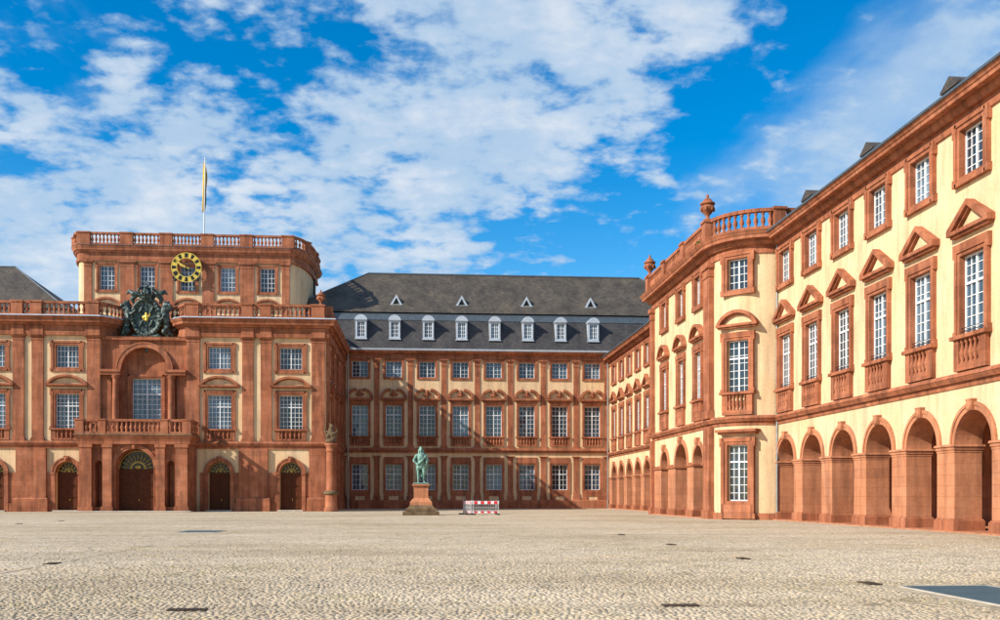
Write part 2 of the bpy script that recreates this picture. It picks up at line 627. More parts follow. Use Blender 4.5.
def slab(mb, poly, z0, z1, o0, o1, cap=True):
    """moulding course round a footprint (counter-clockwise polygon)"""
    a, b = offset_poly(poly, o0), offset_poly(poly, o1)
    n = len(poly)
    vs = [(p.x, p.y, z0) for p in a] + [(p.x, p.y, z1) for p in b]
    fs = [(i, (i + 1) % n, n + (i + 1) % n, n + i) for i in range(n)]
    if cap:
        fs += [tuple(range(n - 1, -1, -1)), tuple(range(n, 2 * n))]
    mb.add(vs, fs)


def rect(x0, x1, y0, y1):
    return [(x0, y0), (x1, y0), (x1, y1), (x0, y1)]


BALUSTER = [(.085, 0), (.085, .06), (.05, .10), (.10, .30), (.115, .42), (.06, .66), (.045, .78), (.075, .84), (.085, .90), (.085, 1.0)]


def baluster(mb, x, y, z0, h, k=1.0, n=8):
    mb.lathe([(r * k, z0 + z * h) for r, z in BALUSTER], x, y, n)


def balustrade_run(mb_rail, mb_bal, a, b, z0, h, th=.3, step=.42, k=1.2):
    """straight run between 2D points a,b"""
    a, b = Vector(a), Vector(b)
    L = (b - a).length
    d = (b - a).normalized()
    nrm = Vector((-d.y, d.x)) * th / 2
    for (z, t, g) in ((z0, z0 + h * .14, 1.0), (z0 + h * .84, z0 + h, 1.15)):
        q = [a + nrm * g, a - nrm * g, b - nrm * g, b + nrm * g]
        mb_rail.add([(p.x, p.y, z) for p in q] + [(p.x, p.y, t) for p in q],
                    [(0, 3, 2, 1), (4, 5, 6, 7), (0, 1, 5, 4), (1, 2, 6, 5), (2, 3, 7, 6), (3, 0, 4, 7)])
    n = max(1, int(L / step))
    for i in range(n):
        p = a + d * L * (i + .5) / n
        baluster(mb_bal, p.x, p.y, z0 + h * .14, h * .70, k)


# ------------------------------------------------------------------ windows
def seg_pediment(hw, h, proj, spring=.12):
    m, t = MB(), MB()
    m.box(-hw, hw, -proj, 0, .04, .2)
    m.box(-hw + .12, hw - .12, -proj * .7, 0, -.08, .04)
    c = hw - .02
    r = (c * c + h * h) / (2 * h)
    cz = .2 - (r - h)
    a = math.asin(c / r)
    m.ring(0, cz, r - .22, r, math.pi / 2 - a, math.pi / 2 + a, -proj, 0, 16)
    m.ring(0, cz, r - .32, r - .22, math.pi / 2 - a * .93, math.pi / 2 + a * .93, -proj * .6, 0, 16)
    r2 = r - .27
    a2 = math.acos(max(-1, min(1, (.2 - cz) / r2)))
    pts = [(r2 * math.cos(math.pi / 2 - a2 + 2 * a2 * k / 12), cz + r2 * math.sin(math.pi / 2 - a2 + 2 * a2 * k / 12)) for k in range(13)]
    t.prism(pts, -.06, 0)
    return m, t


def tri_pediment(hw, h, proj):
    m, t = MB(), MB()
    m.box(-hw, hw, -proj, 0, .04, .2)
    m.box(-hw + .12, hw - .12, -proj * .65, 0, -.08, .04)
    th = .22
    for s in (1, -1):
        m.prism([(s * hw, .202), (s * hw, .2 + th * .55), (0, .2 + h), (0, .2 + h - th * 1.15), (s * (hw - .36), .202)], -proj + (.001 if s < 0 else 0), 0)
        m.prism([(s * (hw - .36), .203), (0, .2 + h - th * 1.15), (0, .2 + h - th * 1.6), (s * (hw - .56), .203)], -proj * .6, 0)
    t.prism([(-hw + .5, .2), (hw - .5, .2), (0, .2 + h - th * 1.3)], -.06, 0)
    return m, t


def swan_pediment(hw, h, proj):
    m, t = MB(), MB()
    m.box(-hw, hw, -proj, 0, 0, .2)
    m.box(-hw + .14, hw - .14, -proj * .65, 0, -.16, 0)
    for s in (1, -1):
        rx, cx = hw - .38, .38
        q = []
        for k in range(13):
            a = R(4 + 82 * k / 12)
            q.append((cx + rx * math.cos(a), .2 + h * math.sin(a), cx + (rx - .30) * math.cos(a), .2 + (h - .27) * math.sin(a)))
        for k in range(12):
            a, b = q[k], q[k + 1]
            m.prism([(s * a[0], a[1]), (s * b[0], b[1]), (s * b[2], b[3]), (s * a[2], a[3])], -proj + (.001 if s < 0 else 0), 0)
        m.ball((s * .5, -proj * .55, .2 + h - .22), (.19, proj * .5, .19))
    # carved mask between the scrolls
    m.ball((0, -.22, .2 + h * .62), (.26, .24, .34))
    m.ball((-.28, -.16, .2 + h * .36), (.24, .18, .18))
    m.ball((.28, -.16, .2 + h * .36), (.24, .18, .18))
    m.ball((0, -.2, .2 + h * .32), (.18, .22, .22))
    t.prism([(-hw + .3, .2), (hw - .3, .2), (hw - .9, .2 + h * .78), (-hw + .9, .2 + h * .78)], -.05, 0)
    return m, t


class WindowKind:
    """stone surround + glazing of one type; place() drops linked copies"""

    def __init__(s, w, h, aw, rd=.35, proj=.14, cols=4, rows=5, transom=.68, bar=.045, top=None, bot=None, ears=True,
                 ped=None, ped_z=None, pan_h=0, label=None, rail=False):
        s.w, s.h, s.rd = w, h, rd
        top = aw if top is None else top
        bot = aw if bot is None else bot
        hw = w / 2
        m = MB()
        yb = rd + .12
        m.box(-hw - aw, -hw, -proj, yb, -bot, h + top)
        m.box(hw, hw + aw, -proj, yb, -bot, h + top)
        m.box(-hw, hw, -proj, yb, h, h + top)
        m.box(-hw, hw, -proj, yb, -bot, 0)
        # inner fillet, ears
        o = aw * .55
        for sx in (-1, 1):
            m.box(min(sx * (hw + o), sx * (hw + aw + .05)), max(sx * (hw + o), sx * (hw + aw + .05)), -proj - .06, 0, -bot + .002, h + top - .002)
            if ears:
                a, b = sx * (hw + aw - .05), sx * (hw + aw + .14)
                m.box(min(a, b), max(a, b), -proj - .07, 0, h + top - .6, h + top + .003)
                m.box(min(a, b), max(a, b), -proj - .07, 0, -bot - .003, -bot + .35)
        m.box(-hw - aw, hw + aw, -proj - .06, 0, h + o, h + top + .004)
        if pan_h == 0:
            m.box(-hw - aw, hw + aw, -proj - .06, 0, -bot - .004, -bot + max(.05, bot - o))
        s.surround = m.mesh('window')
        # glazing bars
        b = MB()
        f = .075
        y0, y1 = rd, rd + .07
        b.box(-hw, -hw + f, y0, y1, 0, h); b.box(hw - f, hw, y0, y1, 0, h)
        b.box(-hw + f, hw - f, y0, y1, 0, f); b.box(-hw + f, hw - f, y0, y1, h - f, h)
        b.box(-.05, .05, y0 - .02, y1, f, h - f)
        if transom:
            zt = h * transom
            b.box(-hw + f, hw - f, y0 - .03, y1 - .01, zt - .05, zt + .05)
        for i in range(1, cols):
            if cols % 2 == 0 and i == cols // 2:
                continue
            x = -hw + w * i / cols
            b.box(x - bar / 2, x + bar / 2, y0 + .01, y1, f, h - f)
        for j in range(1, rows):
            z = h * j / rows
            if transom and abs(z - h * transom) < .15:
                continue
            b.box(-hw + f, hw - f, y0 + .015, y1, z - bar / 2, z + bar / 2)
        s.bars = b.mesh('glazing_bars')
        # old panes, each set at its own slight angle
        g = MB()
        rnd = random.Random(int(w * 100 + h * 10))
        for i in range(cols):
            for j in range(rows):
                xa, xb = -hw + w * i / cols, -hw + w * (i + 1) / cols
                za, zb = h * j / rows, h * (j + 1) / rows
                ta, tb = rnd.gauss(0, .0045), rnd.gauss(0, .0045)
                dx, dz = (xb - xa) / 2 * ta, (zb - za) / 2 * tb
                yy = rd + .055
                g.add([(xa, yy - dx - dz, za), (xb, yy + dx - dz, za), (xb, yy + dx + dz, zb), (xa, yy - dx + dz, zb)], [(0, 1, 2, 3)])
        s.glass = g.mesh('glass')
        s.extra = []
        if ped:
            pm, tm = ped
            s.extra.append(('pediment', pm.mesh('pediment'), 'sandstone', (0, 0, ped_z)))
            s.extra.append(('tympanum', tm.mesh('tympanum'), 'plaster', (0, 0, ped_z)))
        if pan_h:
            sl = MB()
            sl.box(-hw - aw - .16, hw + aw + .16, -proj - .22, rd, -bot - .03, -bot + .14)
            s.extra.append(('sill', sl.mesh('sill'), 'sandstone', (0, 0, 0)))
            pm, bm_ = MB(), MB()
            z1, z0 = -bot - .03, -bot - pan_h
            pm.box(-hw - aw, -hw + .08, -proj - .1, 0, z0, z1)
            pm.box(hw - .08, hw + aw, -proj - .1, 0, z0, z1)
            pm.box(-hw + .08, hw - .08, -proj - .1, 0, z0, z0 + pan_h * .22)
            pm.box(-hw + .08, hw - .08, -.02, 0, z0 + pan_h * .22, z1)
            nb = 5
            for i in range(nb):
                baluster(bm_, -hw + .08 + (w - .16) * (i + .5) / nb, -.13, z0 + pan_h * .22, pan_h * .78 - .03, 1.25)
            s.extra.append(('apron', pm.mesh('apron'), 'sandstone', (0, 0, 0)))
            s.extra.append(('balusters', bm_.mesh('balusters'), 'sandstone', (0, 0, 0)))
        if rail:
            rm = MB()
            for z in (.28, .42):
                rm.tube((-hw, -.02, z), (hw, -.02, z), .018, n=6)
            s.extra.append(('guard_rail', rm.mesh('guard_rail'), 'dark_iron', (0, 0, 0)))

    def place(s, parent, u, z, y=0., rz=0.):
        w = add_obj('window', s.surround, 'sandstone', parent, (u, y, z), rz)
        add_obj('glass', s.glass, 'glass', w)
        add_obj('glazing_bars', s.bars, 'white_paint', w)
        for nm, me, mt, lc in s.extra:
            o = add_obj(nm, me, mt, w, lc)
            if nm == 'balusters':
                o['kind'] = 'stuff'
        return w

    def opening(s, u, z):
        e = .04
        return (u - s.w / 2 - e, u + s.w / 2 + e, z - e, z + s.h + e)


def pilaster(parent, u0, u1, z0, z1, y=0., proj=.28, cap=.5, base=.35, rz=0.):
    m = MB()
    m.box(u0, u1, y - proj, y, z0 + base, z1 - cap)
    m.box(u0 - .12, u1 + .12, y - proj - .12, y, z0, z0 + base * .55)
    m.box(u0 - .06, u1 + .06, y - proj - .06, y, z0 + base * .55, z0 + base)
    m.box(u0 - .05, u1 + .05, y - proj - .05, y, z1 - cap, z1 - cap * .72)
    m.box(u0 - .02, u1 + .02, y - proj - .02, y, z1 - cap * .72, z1 - cap * .4)
    m.box(u0 - .12, u1 + .12, y - proj - .12, y, z1 - cap * .4, z1 - cap * .2)
    m.box(u0 - .2, u1 + .2, y - proj - .2, y, z1 - cap * .2, z1)
    return add_obj('pilaster', m, 'sandstone', parent, rz=rz)


# ================================================================== GROUND
def ground():
    m = MB()
    m.add([(-600, -500, 0), (600, -500, 0), (600, 900, 0), (-600, 900, 0)], [(0, 1, 2, 3)])
    g = add_obj('ground', m, 'paving')
    g['kind'] = 'structure'
    # raised setts of the near field
    rng = np.random.default_rng(3)
    s = .088
    rows = []
    Y = 9.5
    while Y < 42:
        rows.append(Y)
        Y += s * .93
    cx, cy = [], []
    for k, y in enumerate(rows):
        half = .54 * y + 1.6
        xs = np.arange(-half + .04 * y, half + .1 * y, s) + (k % 2) * s / 2 + rng.normal(0, .008, 1)
        cx.append(xs); cy.append(np.full_like(xs, y))
    cx = np.concatenate(cx); cy = np.concatenate(cy)
    n = len(cx)
    cy = cy + .16 * np.abs(np.sin(cx * 1.75 + .25 * np.sin(cy * .6))) + .10 * np.sin(cx * .7 + cy * .5)
    cx = cx + .09 * np.sin(cy * 1.9) + rng.normal(0, .021, n); cy = cy + rng.normal(0, .021, n)
    ok = (np.abs(cx + 8.86) > .10) & (np.abs(cy - 14.32) > .08)
    ok &= ~((cx > 8.3) & (cx < 10.5) & (cy > 13.4) & (cy < 17.4))
    ok &= rng.random(n) > 1 - .965 * np.exp(-np.clip(cy - 15, 0, 99) / 5.5)
    cx, cy = cx[ok], cy[ok]
    n = len(cx)
    ang = np.arange(6) * math.pi / 3
    jr = rng.normal(1, .10, (n, 6))
    rx = rng.uniform(.039, .052, n)[:, None] * jr
    ry = rng.uniform(.036, .049, n)[:, None] * jr
    rot = rng.normal(0, .25, n)[:, None]
    ca, sa = np.cos(ang[None] + rot), np.sin(ang[None] + rot)
    h = rng.uniform(.004, .011, n)
    tx, ty = rng.normal(0, .05, n), rng.normal(0, .05, n)
    V = np.zeros((n, 13, 3))
    V[:, :6, 0] = cx[:, None] + rx * ca; V[:, :6, 1] = cy[:, None] + ry * sa; V[:, :6, 2] = -.01
    dx, dy = rx * ca * .87, ry * sa * .87
    V[:, 6:12, 0] = cx[:, None] + dx; V[:, 6:12, 1] = cy[:, None] + dy
    V[:, 6:12, 2] = h[:, None] + dx * tx[:, None] + dy * ty[:, None]
    V[:, 12, 0] = cx; V[:, 12, 1] = cy; V[:, 12, 2] = h + .003
    fq = [(i, (i + 1) % 6, 6 + (i + 1) % 6, 6 + i) for i in range(6)]
    ft = [(6 + i, 6 + (i + 1) % 6, 12) for i in range(6)]
    base = (np.arange(n) * 13)[:, None]
    quads = (np.array(fq).reshape(1, -1) + base).reshape(-1, 4)
    tris = (np.array(ft).reshape(1, -1) + base).reshape(-1, 3)
    me = bpy.data.meshes.new('cobblestones')
    me.vertices.add(n * 13)
    me.vertices.foreach_set('co', V.reshape(-1))
    loops = np.concatenate([quads.reshape(-1), tris.reshape(-1)])
    me.loops.add(len(loops))
    me.loops.foreach_set('vertex_index', loops.astype(np.int32))
    nq, ntr = len(quads), len(tris)
    st = np.concatenate([np.arange(nq) * 4, nq * 4 + np.arange(ntr) * 3])
    me.polygons.add(nq + ntr)
    me.polygons.foreach_set('loop_start', st.astype(np.int32))
    me.polygons.foreach_set('loop_total', np.concatenate([np.full(nq, 4), np.full(ntr, 3)]).astype(np.int32))
    me.update(calc_edges=True)
    at = me.attributes.new('tint', 'FLOAT', 'POINT')
    at.data.foreach_set('value', np.repeat(np.clip(rng.beta(2.0, 2.0, n), 0, 1), 13).astype(np.float32))
    c = add_obj('cobblestones', me, 'cobble')
    c['kind'] = 'stuff'
    c['label'] = 'uneven pale beige cobblestones paving the near part of the court'

    wm = MB()
    rw = random.Random(11)
    for i in range(520):
        y = 10 + 30 * rw.random() ** 1.5
        x = rw.uniform(-.5 * y - 1, .62 * y + 1)
        if mnoise.noise(Vector((x * .28, y * .28, 3.0))) < .08 or (8.4 < x < 10.4 and y < 17.3):
            continue
        for b in range(rw.randint(3, 7)):
            c = Vector((x + rw.gauss(0, .05), y + rw.gauss(0, .04), 0))
            d = Vector((rw.gauss(0, .03), rw.gauss(0, .03), rw.uniform(.012, .035)))
            e = Vector((rw.uniform(.006, .014), rw.gauss(0, .006), 0))
            wm.add([c - e, c + e, c + d], [(0, 1, 2)])
    w = add_obj('joint_weeds', wm, 'dry_weed')
    w['kind'] = 'stuff'
    w['label'] = 'small yellowish weeds growing in the joints of the cobbles'
    # flat stone gutters
    gm = MB()
    rnd = random.Random(5)
    for x in (-8.86,):
        y = 9.
        while y < 33:
            L = rnd.uniform(.5, .9)
            gm.frustum(x - .06, x + .06, y, y + L - .02, .002, .006 + rnd.uniform(0, .004), .002)
            y += L
    x = -16.
    while x < 22:
        L = rnd.uniform(.5, .9)
        if not (8.1 < x + L and x < 8.56 or -9.1 < x + L and x < -8.6):
            gm.frustum(x, x + L - .02, 14.32 - .05, 14.32 + .05, .002, .008 + rnd.uniform(0, .004), .003)
        x += L
    g = add_obj('gutter_stones', gm, 'paving')
    g['kind'] = 'structure'

    # iron grates
    gmesh_f, gmesh_b = MB(), MB()
    gmesh_f.box(-.27, .27, -.12, -.10, .0, .022); gmesh_f.box(-.27, .27, .10, .12, .0, .022)
    gmesh_f.box(-.27, -.25, -.10, .10, .0, .022); gmesh_f.box(.25, .27, -.10, .10, .0, .022)
    gmesh_f.box(-.25, .25, -.10, .10, .004, .006)
    for i in range(9):
        xx = -.224 + i * .056
        gmesh_b.box(xx - .014, xx + .014, -.10, .10, .008, .02)
    ff, bb = gmesh_f.mesh('frame'), gmesh_b.mesh('bars')
    for (x, y, along) in [(3.85, 14.32, 0), (-3.33, 14.32, 0), (8.34, 17.66, 1), (8.34, 24.9, 1), (8.34, 32.2, 1), (8.34, 40.4, 1),
                          (-8.86, 24.4, 1), (-23.2, 58.8, 1), (-23.2, 65.5, 1)]:
        t = thing('drain_grate', 'dark iron drain grate set in the cobbles of the court', 'drain', (x, y, 0.004), R(90) * along, 'drain grates of the court')
        if abs(y - 17.66) < .1:
            t['label'] = 'dark iron drain grate next to the corner of the large steel plate'
        add_obj('frame', ff, 'rust_iron', t)
        add_obj('bars', bb, 'rust_iron', t)

    # flush steel covers with pale kerb
    for (x0, x1, y0, y1, lab) in [(8.62, 10.2, 11.9, 17.0, 'smooth blue grey steel plate in a pale stone rim beside a drain grate'),
                                  (-10.8, -9.1, 44.2, 46.6, 'small blue grey steel plate in the paving in front of the portal wing')]:
        t = thing('steel_cover', lab, 'cover', ((x0 + x1) / 2, (y0 + y1) / 2, 0))
        w, d = (x1 - x0) / 2, (y1 - y0) / 2
        m = MB(); m.box(-w, w, -d, d, .002, .02)
        add_obj('plate', m, 'steel_plate', t)
        m = MB()
        for (a, b, c_, e) in ((-w - .05, -w - .004, -d - .05, d + .05), (w + .004, w + .05, -d - .05, d + .05), (-w - .004, w + .004, -d - .05, -d - .004), (-w - .004, w + .004, d + .004, d + .05)):
            m.box(a, b, c_, e, .002, .022)
        add_obj('rim', m, 'pale_stone', t)


ground()

# ================================================================== MAIN BLOCK
MX, MY = -28.3, 103.0
HW = 18.45
DEP = 20.1


def arched_door(parent, u, y, w, zs, depth, leaf='door_wood', gold=True, fan_r=None, ring=.42, name='door'):
    """door leaves, fanlight and stone arch in an opening of width w with springing zs"""
    hw = w / 2
    m = MB()
    for s_ in (-1, 1):
        a, b = (0.012, hw) if s_ > 0 else (-hw, -0.012)
        m.box(a, b, y + depth, y + depth + .08, 0.02, zs)
        for k in range(3):
            z0 = .3 + k * (zs - .5) / 3
            m.box(a + .18, b - .12 if s_ > 0 else b - .18, y + depth - .04, y + depth, z0, z0 + (zs - .5) / 3 - .2)
    d = add_obj(name, m, leaf, parent, (u, 0, 0))
    m = MB()
    m.tube((.12, y + depth - .1, 1.1), (.12, y + depth - .1, 1.3), .03)
    add_obj('handle', m, 'gold', d)
    m = MB()
    n = 16
    m.prism([(hw * math.cos(math.pi * k / n), zs + hw * math.sin(math.pi * k / n)) for k in range(n + 1)], y + depth + .06, y + depth + .1)
    add_obj('fanlight', m, 'dark_glass', d)
    m = MB()
    yy = y + depth
    m.ring(0, zs, hw - .1, hw, 0, math.pi, yy, yy + .05, 18)
    m.ring(0, zs, hw * .33, hw * .42, 0, math.pi, yy, yy + .05, 14)
    nr = 11 if gold == 'big' else 7
    for k in range(nr):
        a = math.pi * (k + .5) / nr
        c, s_ = math.cos(a), math.sin(a)
        m.tube((hw * .4 * c, yy, zs + hw * .4 * s_), (hw * .88 * c, yy, zs + hw * .88 * s_), .045, .03, 6)
        m.ball((hw * .66 * c, yy, zs + hw * .66 * s_), (.1, .04, .1), 8, 5)
        m.ball((hw * .85 * c, yy, zs + hw * .85 * s_), (.075, .04, .075), 8, 5)
    m.ball((0, yy, zs + .2), (hw * .2, .06, .2), 8, 5)
    add_obj('fan_grille', m, 'gilt_iron', d)
    return d


def stone_arch(parent, u, hw, zs, y0, y1, ring=.42, key=True, jamb_z=0., mat='sandstone'):
    m = MB()
    m.ring(u, zs, hw - .015, hw + ring, 0, math.pi, y0, y1, 22)
    m.ring(u, zs, hw + ring - .1, hw + ring + .04, 0, math.pi, y0 - .05, y0 + .05, 22)
    o = add_obj('arch', m, mat, parent)
    if key:
        k = MB()
        k.prism([(u - .17, zs + hw - .04), (u + .17, zs + hw - .04), (u + .24, zs + hw + ring + .12), (u - .24, zs + hw + ring + .12)], y0 - .16, y0 + .2)
        k.ball((u, y0 - .14, zs + hw + ring * .55), (.19, .14, .26), 8, 6)
        k.box(u - .25, u + .25, y0 - .18, y0 + .15, zs + hw + ring + .1, zs + hw + ring + .17)
        add_obj('keystone', k, mat, o)
    return o


def main_block():
    t = thing('palace_main_block', 'red and cream palace block with arched portal, balcony and roof balustrade', 'building', (MX, MY, 0))
    WU = WindowKind(2.25, 2.27, .42, proj=.07, cols=6, rows=4, transom=0, bar=.04)
    WF = WindowKind(2.38, 3.61, .38, proj=.07, cols=6, rows=8, transom=.66, bar=.04, top=.45, bot=.05,
                    ped=seg_pediment(2.1, .95, .45), ped_z=4.4, pan_h=1.08)
    bays = [7.6, 14.85]
    ops = []
    for b in bays:
        for s in (-1, 1):
            ops.append(WU.opening(s * b, 14.7)); ops.append(WF.opening(s * b, 8.41))
            ops.append((s * b - 1.12, s * b + 1.12, 0, 4.0, 'arch'))
    ops.append((-1.55, 1.55, 9.0, 13.7))
    m = MB()
    wall(m, -HW, HW, 0, 17.96, [o for o in ops if not (abs(o[0]) < 2)] + [(-4.31, 4.31, 7.7, 17.96)], .7)
    add_obj('front_wall', m, 'plaster', t)
    # side walls, back and roof deck
    m = MB()
    m.add([(HW, 0, 0), (HW, DEP, 0), (HW, DEP, 18.2), (HW, 0, 18.2)], [(0, 1, 2, 3)])
    add_obj('flank_wall', m, 'plaster', t)
    m = MB()
    m.add([(-HW, 0, 0), (-HW, DEP, 0), (-HW, DEP, 18.2), (-HW, 0, 18.2)], [(3, 2, 1, 0)])
    add_obj('flank_wall', m, 'plaster', t)
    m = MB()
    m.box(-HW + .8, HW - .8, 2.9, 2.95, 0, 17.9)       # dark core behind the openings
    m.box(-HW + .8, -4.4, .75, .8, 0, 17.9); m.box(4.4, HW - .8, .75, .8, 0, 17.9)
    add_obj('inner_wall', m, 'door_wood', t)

    poly = rect(-HW, HW, 0, DEP)
    notch = [(-HW, 0), (-4.45, 0), (-3.75, .7), (-3.35, 1.5), (-3.1, 2.6), (3.1, 2.6), (3.35, 1.5), (3.75, .7), (4.45, 0), (HW, 0), (HW, DEP), (-HW, DEP)]
    flat, poly = poly, notch
    m = MB()
    slab(m, poly, 17.95, 18.35, .30, .34)
    slab(m, poly, 18.35, 18.95, .24, .24)
    slab(m, poly, 18.95, 19.2, .40, .55)
    slab(m, poly, 19.2, 19.5, .85, .9)
    slab(m, poly, 19.5, 19.78, .95, 1.12)
    add_obj('cornice', m, 'sandstone', t)
    m = MB()
    slab(m, poly, 19.78, 19.9, 1.15, 1.02)
    add_obj('lead_capping', m, 'lead_pale', t)
    poly = flat
    m = MB()
    slab(m, poly, 6.45, 6.75, .14, .18)
    slab(m, poly, 6.75, 7.0, .28, .4)
    slab(m, poly, 7.0, 7.2, .4, .32)
    add_obj('string_course', m, 'sandstone', t)

    # pilasters
    pil = [(4.31, 5.62), (9.92, 11.05), (11.8, 12.9), (17.0, 18.35)]
    for a, b in pil:
        pilaster(t, a, b, 7.2, 17.95, 0, .16)
        pilaster(t, -b, -a, 7.2, 17.95, 0, .16)
    # ressauts above the pilasters
    for a, b in pil:
        for s in (-1, 1):
            q = MB()
            x0, x1 = sorted((s * a, s * b))
            q.box(x0 - .06, x1 + .06, -.42, 0, 17.952, 18.9)
            add_obj('entablature_block', q, 'sandstone', t)
    # ground floor piers
    for a, b in ((9.6, 12.55), (16.75, 18.45)):
        for s in (-1, 1):
            x0, x1 = sorted((s * a, s * b))
            q = MB()
            q.box(x0, x1, -.32, 0, 1.3, 6.45)
            q.frustum(x0 - .22, x1 + (.0 if x1 > 18 else .22), -.54, 0, .0, 1.3, .0)
            q.frustum(x0 - .22, x1 + (.0 if x1 > 18 else .22), -.54, 0, 1.3, 1.42, .12)
            add_obj('pier', q, 'sandstone', t)
    for b in bays:
        for s in (-1, 1):
            u = s * b
            lo, hi = u - 1.12, u + 1.12
            L0, L1 = (5.65, 9.6) if b < 10 else (12.55, 16.75)
            if s < 0:
                L0, L1 = -L1, -L0
            for (fa, fb, ja, jb) in ((L0, lo - .001, lo - .4, lo - .003), (hi + .001, L1, hi + .003, hi + .4)):
                q = MB()
                q.box(fa, fb, -.12, .3, 0, 3.98)
                q.box(fa + .001, fb - .001, -.2, 0, 0, .9)
                add_obj('lower_facing', q, 'sandstone', t)
                q = MB()
                q.box(ja, jb, -.24, .65, 0, 3.8)
                q.box(ja - .05, jb + .002, -.3, .3, 3.8, 4.02)
                add_obj('door_jamb', q, 'sandstone', t)
            stone_arch(t, u, 1.12, 4.0, -.24, .6, .38)
            arched_door(t, u, 0, 2.24, 4.0, .5)
            # stone doorstep
            q = MB(); q.chbox(u - 1.3, u + 1.3, -.55, .5, 0, .14)
            add_obj('doorstep', q, 'pale_stone', t)
            WU.place(t, u, 14.7); WF.place(t, u, 8.41)

    # right flank: pilasters and upper windows seen at a slant
    for k in range(4):
        y = 1.0 + k * 6.0
        q = MB()
        q.box(HW, HW + .3, y - .6, y + .6, 7.2, 17.9); q.box(HW, HW + .42, y - .7, y + .7, 7.2, 7.6)
        q.box(HW, HW + .36, y - .8, y + .8, 0, 6.45); q.box(HW, HW + .45, y - .7, y + .7, 17.5, 17.96)
        add_obj('pilaster', q, 'sandstone', t)
        if k < 3:
            WU.place(t, HW, 14.7, y + 3.0, R(90)); WF.place(t, HW, 8.41, y + 3.0, R(90))

    # balustrade on the roof edge
    zb, hb = 19.9, 1.45
    rail, bal = MB(), MB()
    ped = []
    for s in (-1, 1):
        for a, b in pil:
            c = s * (a + b) / 2
            ped.append((c, (b - a)))
    ped.sort()
    yb = -.35
    for c, w in ped:
        q = MB()
        q.box(c - w / 2, c + w / 2, yb - .3, yb + .3, zb, zb + hb - .14)
        q.box(c - w / 2 - .07, c + w / 2 + .07, yb - .38, yb + .38, zb + hb - .14, zb + hb + .03)
        q.box(c - w / 2 - .06, c + w / 2 + .06, yb - .36, yb + .36, zb, zb + .2)
        add_obj('balustrade_pedestal', q, 'sandstone', t)
    for (c0, w0), (c1, w1) in zip(ped[:-1], ped[1:]):
        if c0 < 0 < c1:
            q = [(c0 + w0 / 2, yb), (-3.6, yb + 1.0), (-3.0, yb + 2.6), (3.0, yb + 2.6), (3.6, yb + 1.0), (c1 - w1 / 2, yb)]
            for a, b in zip(q[:-1], q[1:]):
                balustrade_run(rail, bal, a, b, zb, hb, .34, .44, 1.5)
            continue
        balustrade_run(rail, bal, (c0 + w0 / 2, yb), (c1 - w1 / 2, yb), zb, hb, .34, .44, 1.5)
    ye = ped[-1]
    xs = HW + .35
    q = MB(); q.box(xs - .45, xs + .3, yb + .42, yb + 1.4, zb, zb + hb)
    add_obj('balustrade_pedestal', q, 'sandstone', t)
    balustrade_run(rail, bal, (xs - .1, yb + 1.4), (xs - .1, DEP), zb, hb, .34, .44, 1.5)
    r = add_obj('balustrade', rail, 'sandstone', t)
    b_ = add_obj('balusters', bal, 'sandstone', r); b_['kind'] = 'stuff'

    # ---- central portal
    D = 3.2
    PW = 5.3
    m = MB()
    wall(m, -PW, PW, 0, 7.4, [(-1.85, 1.85, 0, 4.45, 'arch'), (-3.85, -3.1, .5, 4.75, 'arch'), (3.1, 3.85, .5, 4.75, 'arch')], 1.3,
         umap=lambda u, y, z: (u, y - D, z))
    for s in (-1, 1):
        m.add([(s * PW, -D, 0), (s * PW, 0, 0), (s * PW, 0, 7.4), (s * PW, -D, 7.4)], [(0, 1, 2, 3)])
        m.box(min(s * 2.9, s * 4.05), max(s * 2.9, s * 4.05), -D + 1.22, -D + 1.3, 0, 6)
    m.box(-PW + .1, PW - .1, -D + 1.31, -D + 1.36, 0, 7.3)
    p = add_obj('portal', m, 'sandstone', t)
    for s in (-1, 1):
        for a, b in ((2.1, 3.0), (4.05, 5.2)):
            x0, x1 = sorted((s * a, s * b))
            q = MB()
            q.box(x0, x1, -D - .42, -D, .55, 6.7)
            q.frustum(x0 - .12, x1 + .12, -D - .56, -D, 0, .55, .0)
            q.box(x0 - .08, x1 + .08, -D - .5, -D, 6.4, 6.72)
            add_obj('portal_pier', q, 'sandstone', p)
    stone_arch(t, 0, 1.85, 4.45, -D - .1, -D + 1.2, .34)
    for a, b in ((-1.95, -1.86), (1.86, 1.95)):
        q = MB(); q.box(a, b, -D - .08, -D + 1.2, 0, 4.45)
        add_obj('door_jamb', q, 'sandstone', t)
    arched_door(t, 0, -D, 3.7, 4.3, 1.15, gold='big')
    q = MB()
    q.chbox(-PW - .3, PW + .3, -D - .8, -D + .2, 0, .12)
    add_obj('doorstep', q, 'pale_stone', t)
    m = MB()
    pb = rect(-PW, PW, -D - .3, .1)
    slab(m, pb, 6.72, 7.0, .12, .16); slab(m, pb, 7.0, 7.3, .1, .22)
    slab(m, pb, 7.3, 7.62, .24, .4)
    add_obj('balcony_slab', m, 'sandstone', t)
    m = MB(); slab(m, pb, 7.62, 7.74, .42, .36)
    add_obj('balcony_edge', m, 'dark_stone', t)  # dark tone stands in for the shadow line along the balcony edge
    rail, bal = MB(), MB()
    yb, zb2, hb2 = -D - .45, 7.74, 1.45
    pc = [(-5.15, .85), (-3.0, .75), (3.0, .75), (5.15, .85)]
    for c, w in pc:
        q = MB()
        q.box(c - w / 2, c + w / 2, yb - .2, yb + .2, zb2, zb2 + hb2 - .12); q.box(c - w / 2 - .05, c + w / 2 + .05, yb - .26, yb + .26, zb2 + hb2 - .12, zb2 + hb2 + .02)
        add_obj('balcony_pedestal', q, 'sandstone', t)
